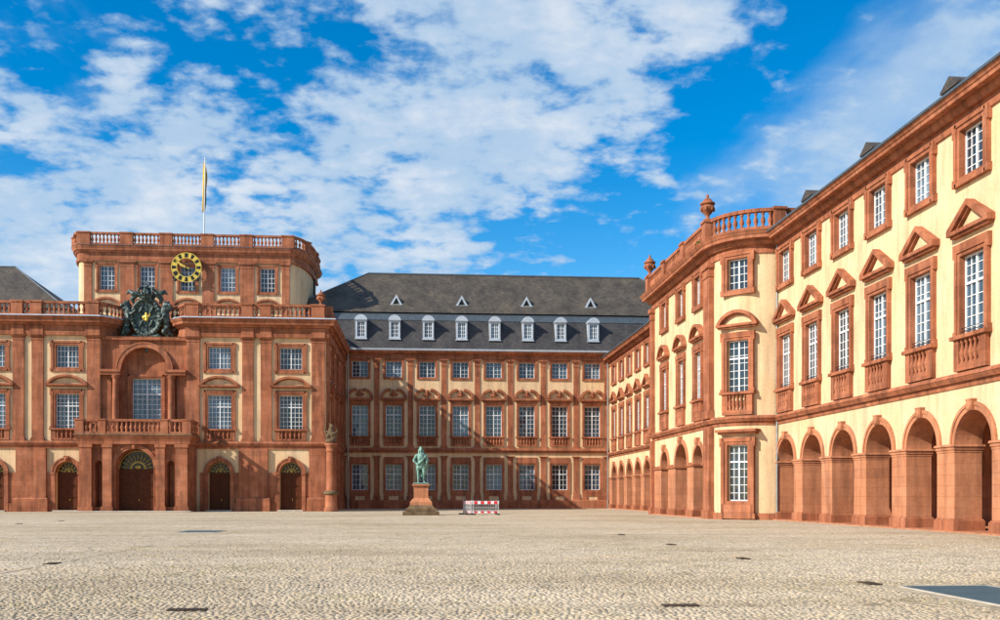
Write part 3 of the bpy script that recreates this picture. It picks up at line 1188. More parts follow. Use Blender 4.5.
    for (c0, w0), (c1, w1) in zip(pc[:-1], pc[1:]):
        balustrade_run(rail, bal, (c0 + w0 / 2, yb), (c1 - w1 / 2, yb), zb2, hb2, .3, .42, 1.5)
    for s in (-1, 1):
        balustrade_run(rail, bal, (s * 5.4, yb + .25), (s * 5.4, -.3), zb2, hb2, .3, .42, 1.5)
    r = add_obj('balcony_rail', rail, 'sandstone', t)
    b_ = add_obj('balusters', bal, 'sandstone', r); b_['kind'] = 'stuff'

    # ---- great niche above the balcony
    NY = .34
    m = MB()
    wall(m, -4.3, 4.3, 7.7, 17.95, [(-2.35, 2.35, 7.7, 14.5, 'arch')], .7, umap=lambda u, y, z: (u, y + NY, z))
    WC = WindowKind(2.95, 4.25, .34, proj=.08, cols=6, rows=8, transom=.62, bar=.04, top=.4, bot=.3, ears=False)
    e = WC.opening(0, 9.5)
    wall(m, -2.6, 2.6, 7.7, 17.4, [e], .3, umap=lambda u, y, z: (u, y + NY + .62, z))
    m.box(-4.3, 4.3, NY + 1.4, NY + 1.5, 7.7, 17.9)
    add_obj('niche_wall', m, 'sandstone', t)
    WC.place(t, 0, 9.5, NY + .62)
    stone_arch(t, 0, 2.35, 14.5, NY - .24, NY + .6, .5, key=False)
    for s in (-1, 1):
        q = MB()
        q.lathe([(.44, 7.75), (.44, 8.0), (.36, 8.15), (.38, 8.3), (.35, 8.4), (.36, 10.5), (.31, 13.5), (.33, 13.6), (.42, 13.75), (.44, 13.95)], s * 2.78, NY - .42, 16)
        add_obj('column', q, 'sandstone', t)
        q = MB()
        x0, x1 = sorted((s * 2.25, s * 4.28))
        q.box(x0, x1, NY - .82, NY, 13.95, 14.25); q.box(x0 - .05, x1 + .05, NY - .95, NY, 14.25, 14.5)
        add_obj('impost_block', q, 'sandstone', t)
        q = MB()
        x0, x1 = sorted((s * 3.3, s * 4.25))
        q.box(x0, x1, NY - .22, NY, 7.75, 13.95)
        add_obj('niche_pilaster', q, 'sandstone', t)
    q = MB()
    q.box(-4.3, 4.3, NY - .3, 2.6, 17.6, 17.94)
    add_obj('arms_ledge', q, 'sandstone', t)
    return t


main_block()


# ------------------------------------------------------------------ raised hall behind
AY = 122.0


def raised_hall():
    t = thing('raised_hall', 'raised upper storey with rounded ends, small windows and balustrade behind the portal block', 'building', (MX, AY, 0))
    fw, rx, ry, dep = 12.3, 1.85, 8.0, 12.0
    poly = []
    n = 10
    poly += [(-fw, 0), (fw, 0)]
    for k in range(1, n + 1):
        a = math.pi / 2 * k / n
        poly.append((fw + rx * math.sin(a), ry * (1 - math.cos(a))))
    poly.append((fw + rx, dep)); poly.append((-fw - rx, dep))
    for k in range(n, 0, -1):
        a = math.pi / 2 * k / n
        poly.append((-fw - rx * math.sin(a), ry * (1 - math.cos(a))))
    W = WindowKind(1.77, 2.92, .34, proj=.08, cols=4, rows=5, transom=0, bar=.05)
    bays = [0, 4.8, -4.8, 9.55, -9.55]
    m = MB()
    wall(m, -fw, fw, 19, 30.3, [W.opening(b, 26.56) for b in bays], .5)
    for i in range(1, len(poly)):
        a, b = poly[i], poly[(i + 1) % len(poly)]
        m.add([(*a, 19), (*b, 19), (*b, 30.3), (*a, 30.3)], [(0, 1, 2, 3)])
    m.box(-fw + .2, fw - .2, .6, .65, 19, 30)
    add_obj('wall', m, 'plaster', t)
    m = MB()
    slab(m, poly, 30.0, 30.25, .28, .32); slab(m, poly, 30.25, 31.0, .22, .22); slab(m, poly, 31.0, 31.25, .35, .55)
    slab(m, poly, 31.25, 31.5, .62, .66); slab(m, poly, 31.5, 31.78, .68, .8)
    add_obj('cornice', m, 'sandstone', t)
    m = MB(); slab(m, poly, 31.78, 31.86, .82, .72)
    add_obj('lead_capping', m, 'lead', t)
    for a, b in ((-12.2, -11.3), (-7.95, -6.3), (-3.2, -1.75), (1.75, 3.2), (6.3, 7.95), (11.3, 12.2)):
        pilaster(t, a, b, 19, 30.0, 0, .15, cap=.6)
    for b in bays:
        W.place(t, b, 26.56)
        pm, tm = seg_pediment(1.95, .95, .45)
        q = add_obj('lower_pediment', pm, 'sandstone', t, (b, 0, 24.5))
        add_obj('tympanum', tm, 'plaster', q)
    # balustrade following the footprint
    zb, hb = 31.86, 1.5
    line = offset_poly(poly, .45)
    rail, bal = MB(), MB()

    def pedestal(x, y, w, rz=0):
        q = MB(); q.box(-w / 2, w / 2, -.26, .26, 0, hb - .13); q.box(-w / 2 - .06, w / 2 + .06, -.34, .34, hb - .13, hb + .03)
        add_obj('balustrade_pedestal', q, 'sandstone', t, (x, y, zb), rz)
    yb = -.45
    cs = [-12.1, -7.1, -2.45, 2.45, 7.1, 12.1]
    for c in cs:
        pedestal(c, yb, 1.5)
    for a, b in zip(cs[:-1], cs[1:]):
        balustrade_run(rail, bal, (a + .75, yb), (b - .75, yb), zb, hb, .34, .42, 1.5)
    for s in (1, -1):
        pts = [Vector((s * abs(line[1 + k].x), line[1 + k].y)) for k in range(n + 1)]
        pts[0] = Vector((s * 12.85, yb))
        for i, (a, b) in enumerate(zip(pts[:-1], pts[1:])):
            balustrade_run(rail, bal, a, b, zb, hb, .34, .42, 1.5)
        pedestal(pts[5].x, pts[5].y, 1.0, s * R(50))
        pedestal(pts[-1].x, pts[-1].y, 1.0, s * R(90))
        balustrade_run(rail, bal, pts[-1], (pts[-1].x, dep), zb, hb, .34, .42, 1.5)
    r = add_obj('balustrade', rail, 'sandstone', t)
    b_ = add_obj('balusters', bal, 'sandstone', r); b_['kind'] = 'stuff'
    q = MB(); q.tube((fw + rx + .16, ry + .4, 19), (fw + rx + .16, ry + .4, 31.4), .12)
    add_obj('downpipe', q, 'dark_iron', t)


raised_hall()


def clock():
    t = thing('clock', 'round open clock dial with gold numeral ring in front of an upper window', 'clock', (MX, AY, 29.25))
    y = -.75
    m = MB()
    m.ring(0, 0, 1.12, 1.2, 0, 2 * math.pi, y - .05, y + .05, 40); m.ring(0, 0, 1.72, 1.8, 0, 2 * math.pi, y - .05, y + .05, 40)
    for k in range(12):
        a = R(30 * k + 15)
        m.ring(0, 0, 1.2, 1.72, a - R(8.2), a + R(8.2), y - .03, y + .03, 3)
    add_obj('dial_ring', m, 'gold', t)
    m = MB(); m.ring(0, 0, 1.15, 1.76, 0, 2 * math.pi, y + .055, y + .1, 40)
    add_obj('dial_back', m, 'black_paint', t)
    nums = ['XII', 'I', 'II', 'III', 'IIII', 'V', 'VI', 'VII', 'VIII', 'IX', 'X', 'XI']
    for k, s in enumerate(nums):
        m = MB()
        a = R(90 - 30 * k)
        rad, tan = Vector((math.cos(a), math.sin(a))), Vector((math.sin(a), -math.cos(a)))
        wd = {'I': .11, 'V': .2, 'X': .2}
        tot = sum(wd[c] for c in s)
        x = -tot / 2
        for c in s:
            w = wd[c]
            segs = {'I': [(.5, .5)], 'V': [(0.05, .5), (.95, .5)], 'X': [(.05, .95), (.95, .05)]}[c]
            for (ta, tb) in segs:
                p0 = rad * 1.68 + tan * (x + w * ta)
                p1 = rad * 1.25 + tan * (x + w * tb)
                d = (p1 - p0).normalized(); nn = Vector((-d.y, d.x)) * .042
                m.prism([tuple(p0 + nn), tuple(p0 - nn), tuple(p1 - nn), tuple(p1 + nn)], y - .062, y - .02)
            x += w
        o = add_obj('numeral', m, 'black_paint', t)
        o['kind'] = 'stuff'
    for nm, L, ang, w in (('hour_hand', .95, 150 + 5, .10), ('minute_hand', 1.5, 150 - 0, .07)):
        a = R(ang)
        rad, tan = Vector((math.cos(a), math.sin(a))), Vector((math.sin(a), -math.cos(a)))
        pts = [rad * -.35 + tan * w * .6, rad * .2 + tan * w, rad * L * .8 + tan * w * 1.3, rad * L, rad * L * .8 - tan * w * 1.3, rad * .2 - tan * w, rad * -.35 - tan * w * .6]
        q = MB(); yy = y - (.16 if nm[0] == 'm' else .11)
        q.prism([tuple(p) for p in pts], yy, yy + .03)
        add_obj(nm, q, 'gold', t)
    q = MB()
    q.tube((0, y - .18, 0), (0, .0, 0), .09)
    for a in (45, 135, 225, 315):
        q.tube((1.45 * math.cos(R(a)), y + .08, 1.45 * math.sin(R(a))), (1.6 * math.cos(R(a)), 0, 1.6 * math.sin(R(a))), .05)
        q.tube((.0, y + .08, 0), (1.2 * math.cos(R(a)), y + .08, 1.2 * math.sin(R(a))), .025)
    for s in (-1, 1):
        q.ball((s * 1.3, y, -1.5), .2); q.ball((s * 1.55, y, -1.25), .14)
    add_obj('bracket', q, 'dark_iron', t)


clock()


def remesh(o, vox, smooth=2):
    md = o.modifiers.new('fuse', 'REMESH'); md.mode = 'VOXEL'; md.voxel_size = vox; md.use_smooth_shade = True
    if smooth:
        s = o.modifiers.new('soften', 'SMOOTH'); s.iterations = smooth; s.factor = .5


def coat_of_arms():
    t = thing('coat_of_arms', 'dark bronze coat of arms with crown and two lions above the great niche', 'emblem', (MX, MY + 1.15, 18.0))
    k = 1.0
    m = MB()
    pts = []
    for i in range(28):
        a = 2 * math.pi * i / 28
        w = 1.35 + .12 * math.cos(4 * a)
        pts.append((w * math.cos(a), 2.1 + (1.75 + .1 * math.cos(4 * a)) * math.sin(a)))
    m.prism(pts, -.15, .5)
    rr = random.Random(2)
    for i in range(30):      # scrolled rim
        a = 2 * math.pi * i / 30
        m.ball((1.42 * math.cos(a), -.2, 2.1 + 1.85 * math.sin(a)), (.2 + rr.uniform(0, .1), .25, .2 + rr.uniform(0, .1)), 8, 6)
    s = add_obj('cartouche', m, 'bronze', t)
    remesh(s, .07, 2)
    m = MB()       # quartered relief on the shield
    m.box(-.03, .03, -.24, -.14, .7, 3.5); m.box(-1.05, 1.05, -.24, -.14, 2.06, 2.13)
    for (x, z) in ((-.55, 2.8), (.55, 2.8), (-.5, 1.4), (.5, 1.4)):
        m.limb([(x - .2, -.2, z - .25), (x, -.24, z), (x + .1, -.22, z + .3)], [.1, .14, .1])
        m.limb([(x, -.2, z), (x + .25, -.2, z - .2)], [.08, .05])
    add_obj('relief', m, 'bronze', s)
    m = MB()
    m.ball((0, -.2, 2.1), (.24, .12, .34)); m.ball((0, -.25, 2.42), (.13, .12, .16)); m.ball((0, -.25, 1.82), (.18, .1, .16))
    m.limb([(-.2, -.22, 2.2), (-.36, -.22, 2.05), (-.26, -.22, 1.8)], [.07, .06, .05]); m.limb([(.2, -.22, 2.2), (.36, -.22, 2.3), (.32, -.22, 2.5)], [.07, .06, .05])
    add_obj('gilt_emblem', m, 'gold', s)
    # crown with arches and plume
    m = MB()
    zc = 3.95
    m.lathe([(.72, zc), (.74, zc + .2), (.70, zc + .22), (.70, zc + .3)], 0, .1, 20)
    for i in range(8):
        a = 2 * math.pi * i / 8
        p = []
        for j in range(6):
            q = j / 5
            rad = .74 + .42 * math.sin(q * math.pi * .9) - .74 * q ** 2
            p.append((rad * math.cos(a), .1 + rad * math.sin(a), zc + .25 + 1.0 * math.sin(q * math.pi / 2)))
        m.limb(p, [.12, .12, .11, .10, .09, .09], 7)
        m.ball((.8 * math.cos(a + .39), .1 + .8 * math.sin(a + .39), zc + .45), .15)
    m.ball((0, .1, zc + .62), (.72, .72, .55)); m.ball((0, .1, zc + 1.4), .2)
    m.limb([(0, .1, zc + 1.5), (0, .1, zc + 1.95)], [.06, .05]); m.limb([(-.18, .1, zc + 1.75), (.18, .1, zc + 1.75)], [.05, .05])
    c = add_obj('crown', m, 'bronze', t)
    remesh(c, .055, 1)
    # mantling beside the crown
    for sx in (-1, 1):
        m = MB()
        m.limb([(sx * .7, 0, zc + .5), (sx * 1.3, -.1, zc + .55), (sx * 1.75, 0, zc + .85), (sx * 2.0, .1, zc + .6)], [.3, .3, .2, .1])
        m.limb([(sx * 1.2, 0, zc + .4), (sx * 1.5, 0, zc + 0.0), (sx * 1.35, 0, zc - .3)], [.3, .22, .16])
        c = add_obj('mantling', m, 'bronze', t)
        remesh(c, .06, 1)
    # lions, rearing against the shield
    for sx in (-1, 1):
        m = MB()
        P = lambda x, y, z: (sx * x, y, z)
        m.limb([P(2.05, .05, .95), P(2.0, .0, 1.6), P(1.85, -.05, 2.3), P(1.8, -.08, 2.75)], [.36, .36, .44, .42], 10)     # trunk
        m.limb([P(1.8, -.05, 2.75), P(1.95, -.12, 3.2)], [.42, .36], 10)                                                    # neck
        m.ball(P(2.0, -.12, 3.3), (.42, .40, .46)); m.ball(P(2.1, -.1, 3.0), (.44, .38, .4))                                # mane
        m.limb([P(2.12, -.3, 3.36), P(2.42, -.4, 3.28)], [.24, .16]); m.ball(P(2.5, -.42, 3.18), (.12, .12, .09))            # muzzle
        m.ball(P(1.85, -.1, 3.74), .12); m.ball(P(2.2, .02, 3.72), .12)                                                     # ears
        m.limb([P(1.75, -.2, 2.6), P(1.45, -.42, 2.35), P(1.15, -.4, 2.65)], [.2, .15, .14]); m.ball(P(1.1, -.42, 2.7), .17)  # foreleg on shield
        m.limb([P(1.85, -.25, 2.45), P(1.75, -.5, 1.95), P(1.4, -.45, 1.75)], [.2, .15, .13]); m.ball(P(1.35, -.45, 1.75), .16)
        m.limb([P(2.1, -.05, .95), P(1.8, -.35, .6), P(2.15, -.2, .15), P(2.1, -.3, -.35), P(1.9, -.42, -.42)], [.34, .26, .16, .13, .15])   # hind leg
        m.limb([P(2.15, .15, .95), P(2.35, -.05, .5), P(2.6, .1, .1), P(2.65, 0, -.4), P(2.85, -.12, -.45)], [.32, .24, .15, .13, .15])
        m.limb([P(2.25, .2, .8), P(2.7, .2, .8), P(2.95, .2, 1.25), P(2.8, .2, 1.7), P(3.05, .2, 2.0)], [.1, .08, .08, .08, .15])           # tail
        o = add_obj('lion', m, 'bronze', t)
        remesh(o, .055, 1)
    # garland and ribbon below
    m = MB()
    for sx in (-1, 1):
        m.limb([(0, -.25, -.15), (sx * .6, -.25, .0), (sx * 1.2, -.22, .15), (sx * 1.8, -.2, -.25), (sx * 2.4, -.1, -.4)], [.28, .24, .24, .18, .14])
        m.limb([(sx * .5, -.3, -.1), (sx * .8, -.3, -.4)], [.15, .08])
    m.limb([(0, -.2, 0), (0, -.25, -.6), (0, -.2, -.95)], [.3, .26, .18])
    m.limb([(0, -.1, -.9), (0, -.05, -1.5)], [.26, .22])
    o = add_obj('garland', m, 'bronze', t)
    remesh(o, .06, 1)


coat_of_arms()


def flag():
    t = thing('flagpole', 'tall slender flagpole on the roof with a furled yellow flag', 'flagpole', (MX + .1, 130.0, 32.2))
    m = MB()
    m.tube((0, 0, -3), (0.25, 0, 13.2), .11, .06, 8); m.ball((.25, 0, 13.25), .12)
    add_obj('pole', m, 'white_paint', t)
    # limp cloth hanging in folds
    nu, nv = 14, 24
    for nm, mat, lo, hi in (('flag_cloth', 'flag_yellow', .0, .82), ('flag_stripe', 'flag_dark', .82, 1.0)):
        m = MB()
        vs, fs = [], []
        for i in range(nv + 1):
            q = i / nv
            for j in range(nu + 1):
                s = lo + (hi - lo) * j / nu
                w = .28 + .30 * math.sin(math.pi * min(1, q * .95 + .02)) + .10 * math.sin(q * 9)
                x = .12 - .16 * q + (s - .28) * w
                y = .16 * math.sin(s * 15 + q * 2.5) * (.4 + .6 * q) + .1
                z = 12.9 - 6.6 * q - .8 * s * (1 - q)
                vs.append((x, y, z))
        for i in range(nv):
            for j in range(nu):
                k = i * (nu + 1) + j
                fs.append((k, k + 1, k + nu + 2, k + nu + 1))
        m.add(vs, fs, True)
        o = add_obj(nm, m, mat, t)
        sd = o.modifiers.new('thickness', 'SOLIDIFY'); sd.thickness = .012


flag()

URN = [(.0, 0), (.30, 0), (.30, .1), (.14, .2), (.12, .36), (.30, .55), (.42, .85), (.44, 1.0), (.34, 1.06), (.50, 1.12), (.50, 1.2), (.36, 1.28), (.22, 1.48), (.08, 1.55), (.11, 1.64), (.05, 1.8), (.0, 1.84)]


def urn(loc, k, label, cat='urn', mat='sandstone', group=None):
    t = thing('stone_urn', label, cat, loc, 0, group)
    m = MB()
    m.lathe([(max(r, .001) * k, z * k) for r, z in URN[:9]], 0, 0, 14)
    b = add_obj('bowl', m, mat, t)
    m = MB()
    m.lathe([(max(r, .001) * k, z * k) for r, z in URN[8:]], 0, 0, 14)
    add_obj('lid', m, mat, t)
    for i in range(6):
        m = MB()
        a = math.pi * i / 3
        m.ball((.42 * k * math.cos(a), .42 * k * math.sin(a), .8 * k), (.1 * k, .1 * k, .18 * k), 8, 6)
        add_obj('swag', m, mat, b)
    return t


urn((MX + 17.95, MY - .2, 21.36), .9, 'small red stone urn on the roof corner of the portal block')


# ================================================================== CONNECTING WING
CY = 123.2


def connecting_wing():
    t = thing('connecting_wing', 'long three storey wing with slate mansard roof, dormers and scrolled window pediments', 'building', (0, CY, 0))
    WU = WindowKind(1.98, 2.0, .27, cols=4, rows=4, transom=0, bar=.035, proj=.06, ears=False)
    WF = WindowKind(2.0, 3.9, .27, proj=.06, cols=4, rows=7, transom=.7, bar=.035, top=.5, bot=.08, ears=False, ped=swan_pediment(1.66, 1.2, .45), ped_z=4.6, pan_h=1.1)
    WG = WindowKind(2.0, 3.2, .27, proj=.06, cols=4, rows=5, transom=.62, bar=.035, top=.5, bot=.4, ears=False)
    bays = [-7.58 + 4.184 * k for k in range(8)]
    x0, x1 = -14.0, 23.85
    ops = []
    for b in bays:
        ops += [WU.opening(b, 16.45), WF.opening(b, 9.02), WG.opening(b, 2.34)]
    m = MB()
    wall(m, x0, x1, 0, 18.9, ops, .5)
    m.box(x0, x1, .62, .7, 0, 18.8)
    add_obj('wall', m, 'plaster', t)
    poly = rect(x0, 40, 0, 16)
    m = MB()
    slab(m, poly, 18.75, 19.0, .2, .24); slab(m, poly, 19.0, 19.3, .16, .16); slab(m, poly, 19.3, 19.5, .3, .5)
    slab(m, poly, 19.5, 19.72, .7, .78)
    add_obj('cornice', m, 'sandstone', t)
    m = MB(); slab(m, poly, 19.72, 19.95, .82, .86)
    add_obj('gutter', m, 'lead_pale', t)
    p2 = rect(x0, x1, 0, 16)
    m = MB(); slab(m, p2, 7.0, 7.3, .2, .25); slab(m, p2, 7.3, 7.6, .38, .3)
    add_obj('string_course', m, 'sandstone', t)
    m = MB(); slab(m, p2, 0, .95, .42, .42); slab(m, p2, .95, 1.08, .42, .3)
    add_obj('plinth', m, 'sandstone', t)
    for k in range(9):
        c = bays[0] - 2.092 + 4.184 * k
        if k == 8:
            c -= .25
        pilaster(t, c - .33, c + .33, 7.6, 18.75, 0, .10, cap=.85)
        pilaster(t, c - .33, c + .33, 1.08, 6.6, 0, .10, cap=.5, base=.9)
    pieces = []
    for nm, bx in (('sill_facing', (-1.27, 1.27, -.1, 0, -.75, -.405)), ('lintel_facing', (-1.27, 1.27, -.1, 0, 3.706, 4.1)),
                   ('apron', (-1.27, -.62, -.1, 0, -1.24, -.752)), ('apron', (.62, 1.27, -.1, 0, -1.24, -.752))):
        q = MB(); q.box(*bx)
        pieces.append((nm, q.mesh(nm)))
    for i, b in enumerate(bays):
        WU.place(t, b, 16.45); WF.place(t, b, 9.02)
        w = WG.place(t, b, 2.34)
        for nm, me in pieces:
            add_obj(nm, me, 'sandstone', w)
    # ---- mansard roof
    zg, zk, zr = 19.95, 24.55, 31.1
    yg, yk, yr = -.55, 1.6, 7.8
    m = MB()
    xl, xr_ = -17.5, 40
    m.add([(xl - 2, yg, zg), (xr_, yg, zg), (xr_, yk, zk), (xl, yk, zk)], [(0, 1, 2, 3)])
    m.add([(xl - 2, 16 - yg, zg), (xl - 2, yg, zg), (xl, yk, zk), (xl, 16 - yk, zk)], [(0, 1, 2, 3)])
    m.add([(xr_, yg, zg), (xr_, 16 - yg, zg), (xr_, 16 - yk, zk), (xr_, yk, zk)], [(0, 1, 2, 3)])
    m.add([(xl - 2, 16 - yg, zg), (xr_, 16 - yg, zg), (xr_, 16 - yk, zk), (xl, 16 - yk, zk)], [(3, 2, 1, 0)])
    add_obj('lower_roof', m, 'slate_blue', t)
    m = MB()
    e = .18
    a, b, c, d = (xl, yk - e, zk + .3), (xr_, yk - e, zk + .3), (xr_, 16 - yk, zk + .3), (xl, 16 - yk, zk + .3)
    r0, r1 = (-7.0, yr, zr), (29.5, yr, zr)
    m.add([a, b, c, d, r0, r1], [(0, 1, 5, 4), (1, 2, 5), (2, 3, 4, 5), (3, 0, 4)])
    roof = add_obj('roof', m, 'slate', t)
    m = MB(); m.box(xl, xr_, yk - .22, yk + .6, zk - .1, zk + .1)
    m.add([(xl, yk - .25, zk - .1), (xr_, yk - .25, zk - .1), (xr_, yk - .42, zk - .75), (xl, yk - .42, zk - .75)], [(0, 1, 2, 3)])
    add_obj('lead_flashing', m, 'lead', roof)
    m = MB()
    m.tube(r0, r1, .14, n=8); m.tube(r0, a, .1, n=8); m.tube(r1, b, .1, n=8)
    add_obj('ridge_capping', m, 'lead', roof)
    for k in range(28):        # snow hooks along the eaves
        pass
    # dormers with rounded lead caps
    body = MB()
    body.box(-.82, -.56, -.0, 2.0, 0, 2.35); body.box(.56, .82, -.0, 2.0, 0, 2.35)
    body.box(-.56, .56, .0, .3, 0, .28); body.box(-.56, .56, .0, 2.0, 2.2, 2.4)
    body.box(-.92, .92, -.1, .2, -.08, .05)
    body.box(-.9, .9, -.06, .25, 2.3, 2.45)
    bodym = body.mesh('dormer')
    cap = MB()
    n = 14
    cap.prism([(-.96, 2.42)] + [(.93 * -math.cos(math.pi * k / n), 2.45 + .66 * math.sin(math.pi * k / n) ** 1.25) for k in range(n + 1)] + [(.96, 2.42)], -.16, 2.4)
    capm = cap.mesh('dormer_cap')
    gb = MB()
    for x in (-.56, -.0, .56):
        gb.box(x - .045, x + .045, .12, .2, .28, 2.2)
    for x in (-.28, .28):
        gb.box(x - .022, x + .022, .14, .2, .28, 2.2)
    for z in (.3, .75, 1.23, 1.7, 2.18):
        gb.box(-.56, .56, .14, .2, z - .025, z + .025)
    gbm = gb.mesh('glazing_bars')
    gl = MB(); gl.add([(-.56, .18, .28), (.56, .18, .28), (.56, .18, 2.2), (-.56, .18, 2.2)], [(0, 1, 2, 3)])
    glm = gl.mesh('glass')
    for b_ in bays:
        o = add_obj('dormer', bodym, 'lead_pale', t, (b_ + .12, -.12, 21.2)); o.scale = (.84, 1, .97)
        add_obj('dormer_cap', capm, 'lead_pale', o); add_obj('glazing_bars', gbm, 'white_paint', o); add_obj('glass', glm, 'glass', o)
    tri, hole = MB(), MB()
    tri.prism([(-.78, 0), (-.5, 0), (0, .95), (0, 1.35)], -.1, 1.9); tri.prism([(.78, 0), (0, 1.35), (0, .95), (.5, 0)], -.101, 1.9)
    tri.box(-.8, .8, -.14, .1, -.1, .06)
    hole.prism([(-.5, .06), (.5, .06), (0, .95)], .05, .1)  # black sheet stands in for the shade inside the vent opening
    trm, hlm = tri.mesh('vent_dormer'), hole.mesh('vent_dark')
    for i in (1, 3, 5, 7):
        o = add_obj('vent_dormer', trm, 'lead_pale', t, (bays[i] + .25, 2.75, 26.0))
        add_obj('vent_dark', hlm, 'black_paint', o)
    q = MB()
    q.tube((x1 - .25, -.5, 0), (x1 - .25, -.5, 19.4), .09); q.tube((x0 + 4.95, -.5, 0), (x0 + 4.95, -.5, 19.4), .09)
    add_obj('downpipe', q, 'zinc_pipe', t)


connecting_wing()


def far_left_wing():
    t = thing('left_wing', 'plain grey slate hipped roof of the wing left of the portal block', 'building', (-75, CY, 0))
    m = MB()
    wall(m, -25, 20, 0, 19.6, [], .3)
    m.add([(20, 0, 0), (20, 16, 0), (20, 16, 19.6), (20, 0, 19.6)], [(0, 1, 2, 3)])
    add_obj('wall', m, 'plaster', t)
    m = MB(); slab(m, rect(-25, 20, 0, 16), 18.8, 19.8, .3, .8)
    add_obj('cornice', m, 'sandstone', t)
    m = MB()
    xr = 31.5
    m.add([(-25, -.55, 19.8), (xr + 1, -.55, 19.8), (xr, 1.6, 24.6), (-25, 1.6, 24.6)], [(0, 1, 2, 3)])
    m.add([(-25, 1.4, 24.7), (xr, 1.4, 24.7), (xr, 14.4, 24.7), (-25, 14.4, 24.7), (-25, 7.8, 31.1), (22.9, 7.8, 31.1)], [(0, 1, 5, 4), (1, 2, 5), (2, 3, 4, 5)])
    m.add([(xr + 1, -.55, 19.8), (xr + 1, 16, 19.8), (xr, 14.4, 24.6), (xr, 1.6, 24.6)], [(0, 1, 2, 3)])
    r = add_obj('roof', m, 'slate', t)
    m = MB(); m.tube((-25, 7.8, 31.1), (22.9, 7.8, 31.1), .14); m.tube((22.9, 7.8, 31.1), (xr, 1.4, 24.7), .1)
    add_obj('ridge_capping', m, 'lead', r)


far_left_wing()

# ================================================================== ARCADED SIDE WINGS
WX = 23.85
W_TRI = WindowKind(1.86, 3.6, .30, rd=.14, cols=4, rows=8, transom=.66, bar=.032, top=.55, bot=.05, proj=.13,
                   ped=tri_pediment(1.6, 1.15, .38), ped_z=4.55, pan_h=1.42, rail=True)
W_SEG = WindowKind(1.56, 3.6, .34, rd=.14, cols=4, rows=7, transom=.66, bar=.032, top=.55, bot=.05, proj=.13,
                   ped=seg_pediment(1.52, .95, .4), ped_z=4.5, pan_h=1.42)
W_TOP = WindowKind(1.8, 2.1, .34, rd=.14, cols=4, rows=5, transom=0, bar=.032, proj=.16)
W_TOPN = WindowKind(1.5, 2.1, .36, rd=.14, cols=4, rows=4, transom=0, bar=.032, proj=.16)
Z1, Z2 = 8.6, 15.65


def pier_block_mesh(w, d, h):
    m = MB()
    m.chbox(0, w, 0, d, 0.002, h - .002, .006)
    return m.mesh('stone_block')


def arcade_pier(parent, u0, u1, y0, y1, zs, courses=6):
    """pier of coursed blocks on a plinth, with an impost"""
    w, d = u1 - u0, y1 - y0
    core = MB()
    core.box(u0 + .02, u1 - .02, y0 + .02, y1 - .02, 0, zs)
    core.box(u0 - .1, u1 + .1, y0 - .1, y1 + .1, 0, .5)
    core.frustum(u0 - .1, u1 + .1, y0 - .1, y1 + .1, .5, .6, .08)
    p = add_obj('pier', core, 'sandstone', parent)
    z = .6
    zt = zs - .36
    hh = (zt - z) / courses
    me = pier_block_mesh(w, d, hh)
    for k in range(courses):
        add_obj('stone_block', me, 'sandstone_block', p, (u0, y0, z + k * hh))
    im = MB()
    im.frustum(u0 - .12, u1 + .12, y0 - .12, y1 + .12, zs - .1, zs - .0, .03)
    im.box(u0 - .06, u1 + .06, y0 - .06, y1 + .06, zs - .24, zs - .1)
    im.box(u0 - .02, u1 + .02, y0 - .02, y1 + .02, zs - .36, zs - .24)
    add_obj('impost', im, 'sandstone_block', p)
    return p


def wing_entablature(t, poly):
    m = MB()
    slab(m, poly, 17.95, 18.2, .1, .14); slab(m, poly, 18.2, 18.42, .08, .08); slab(m, poly, 18.42, 18.58, .28, .4)
    slab(m, poly, 18.58, 18.74, .42, .42)
    slab(m, poly, 18.74, 18.92, .78, .8); slab(m, poly, 18.92, 19.1, .84, .95)
    add_obj('cornice', m, 'sandstone', t)


def wing_band(t, poly):
    m = MB()
    slab(m, poly, 6.42, 6.66, .07, .09); slab(m, poly, 6.66, 6.86, .22, .34); slab(m, poly, 6.86, 7.04, .36, .26)
    add_obj('string_course', m, 'sandstone', t)


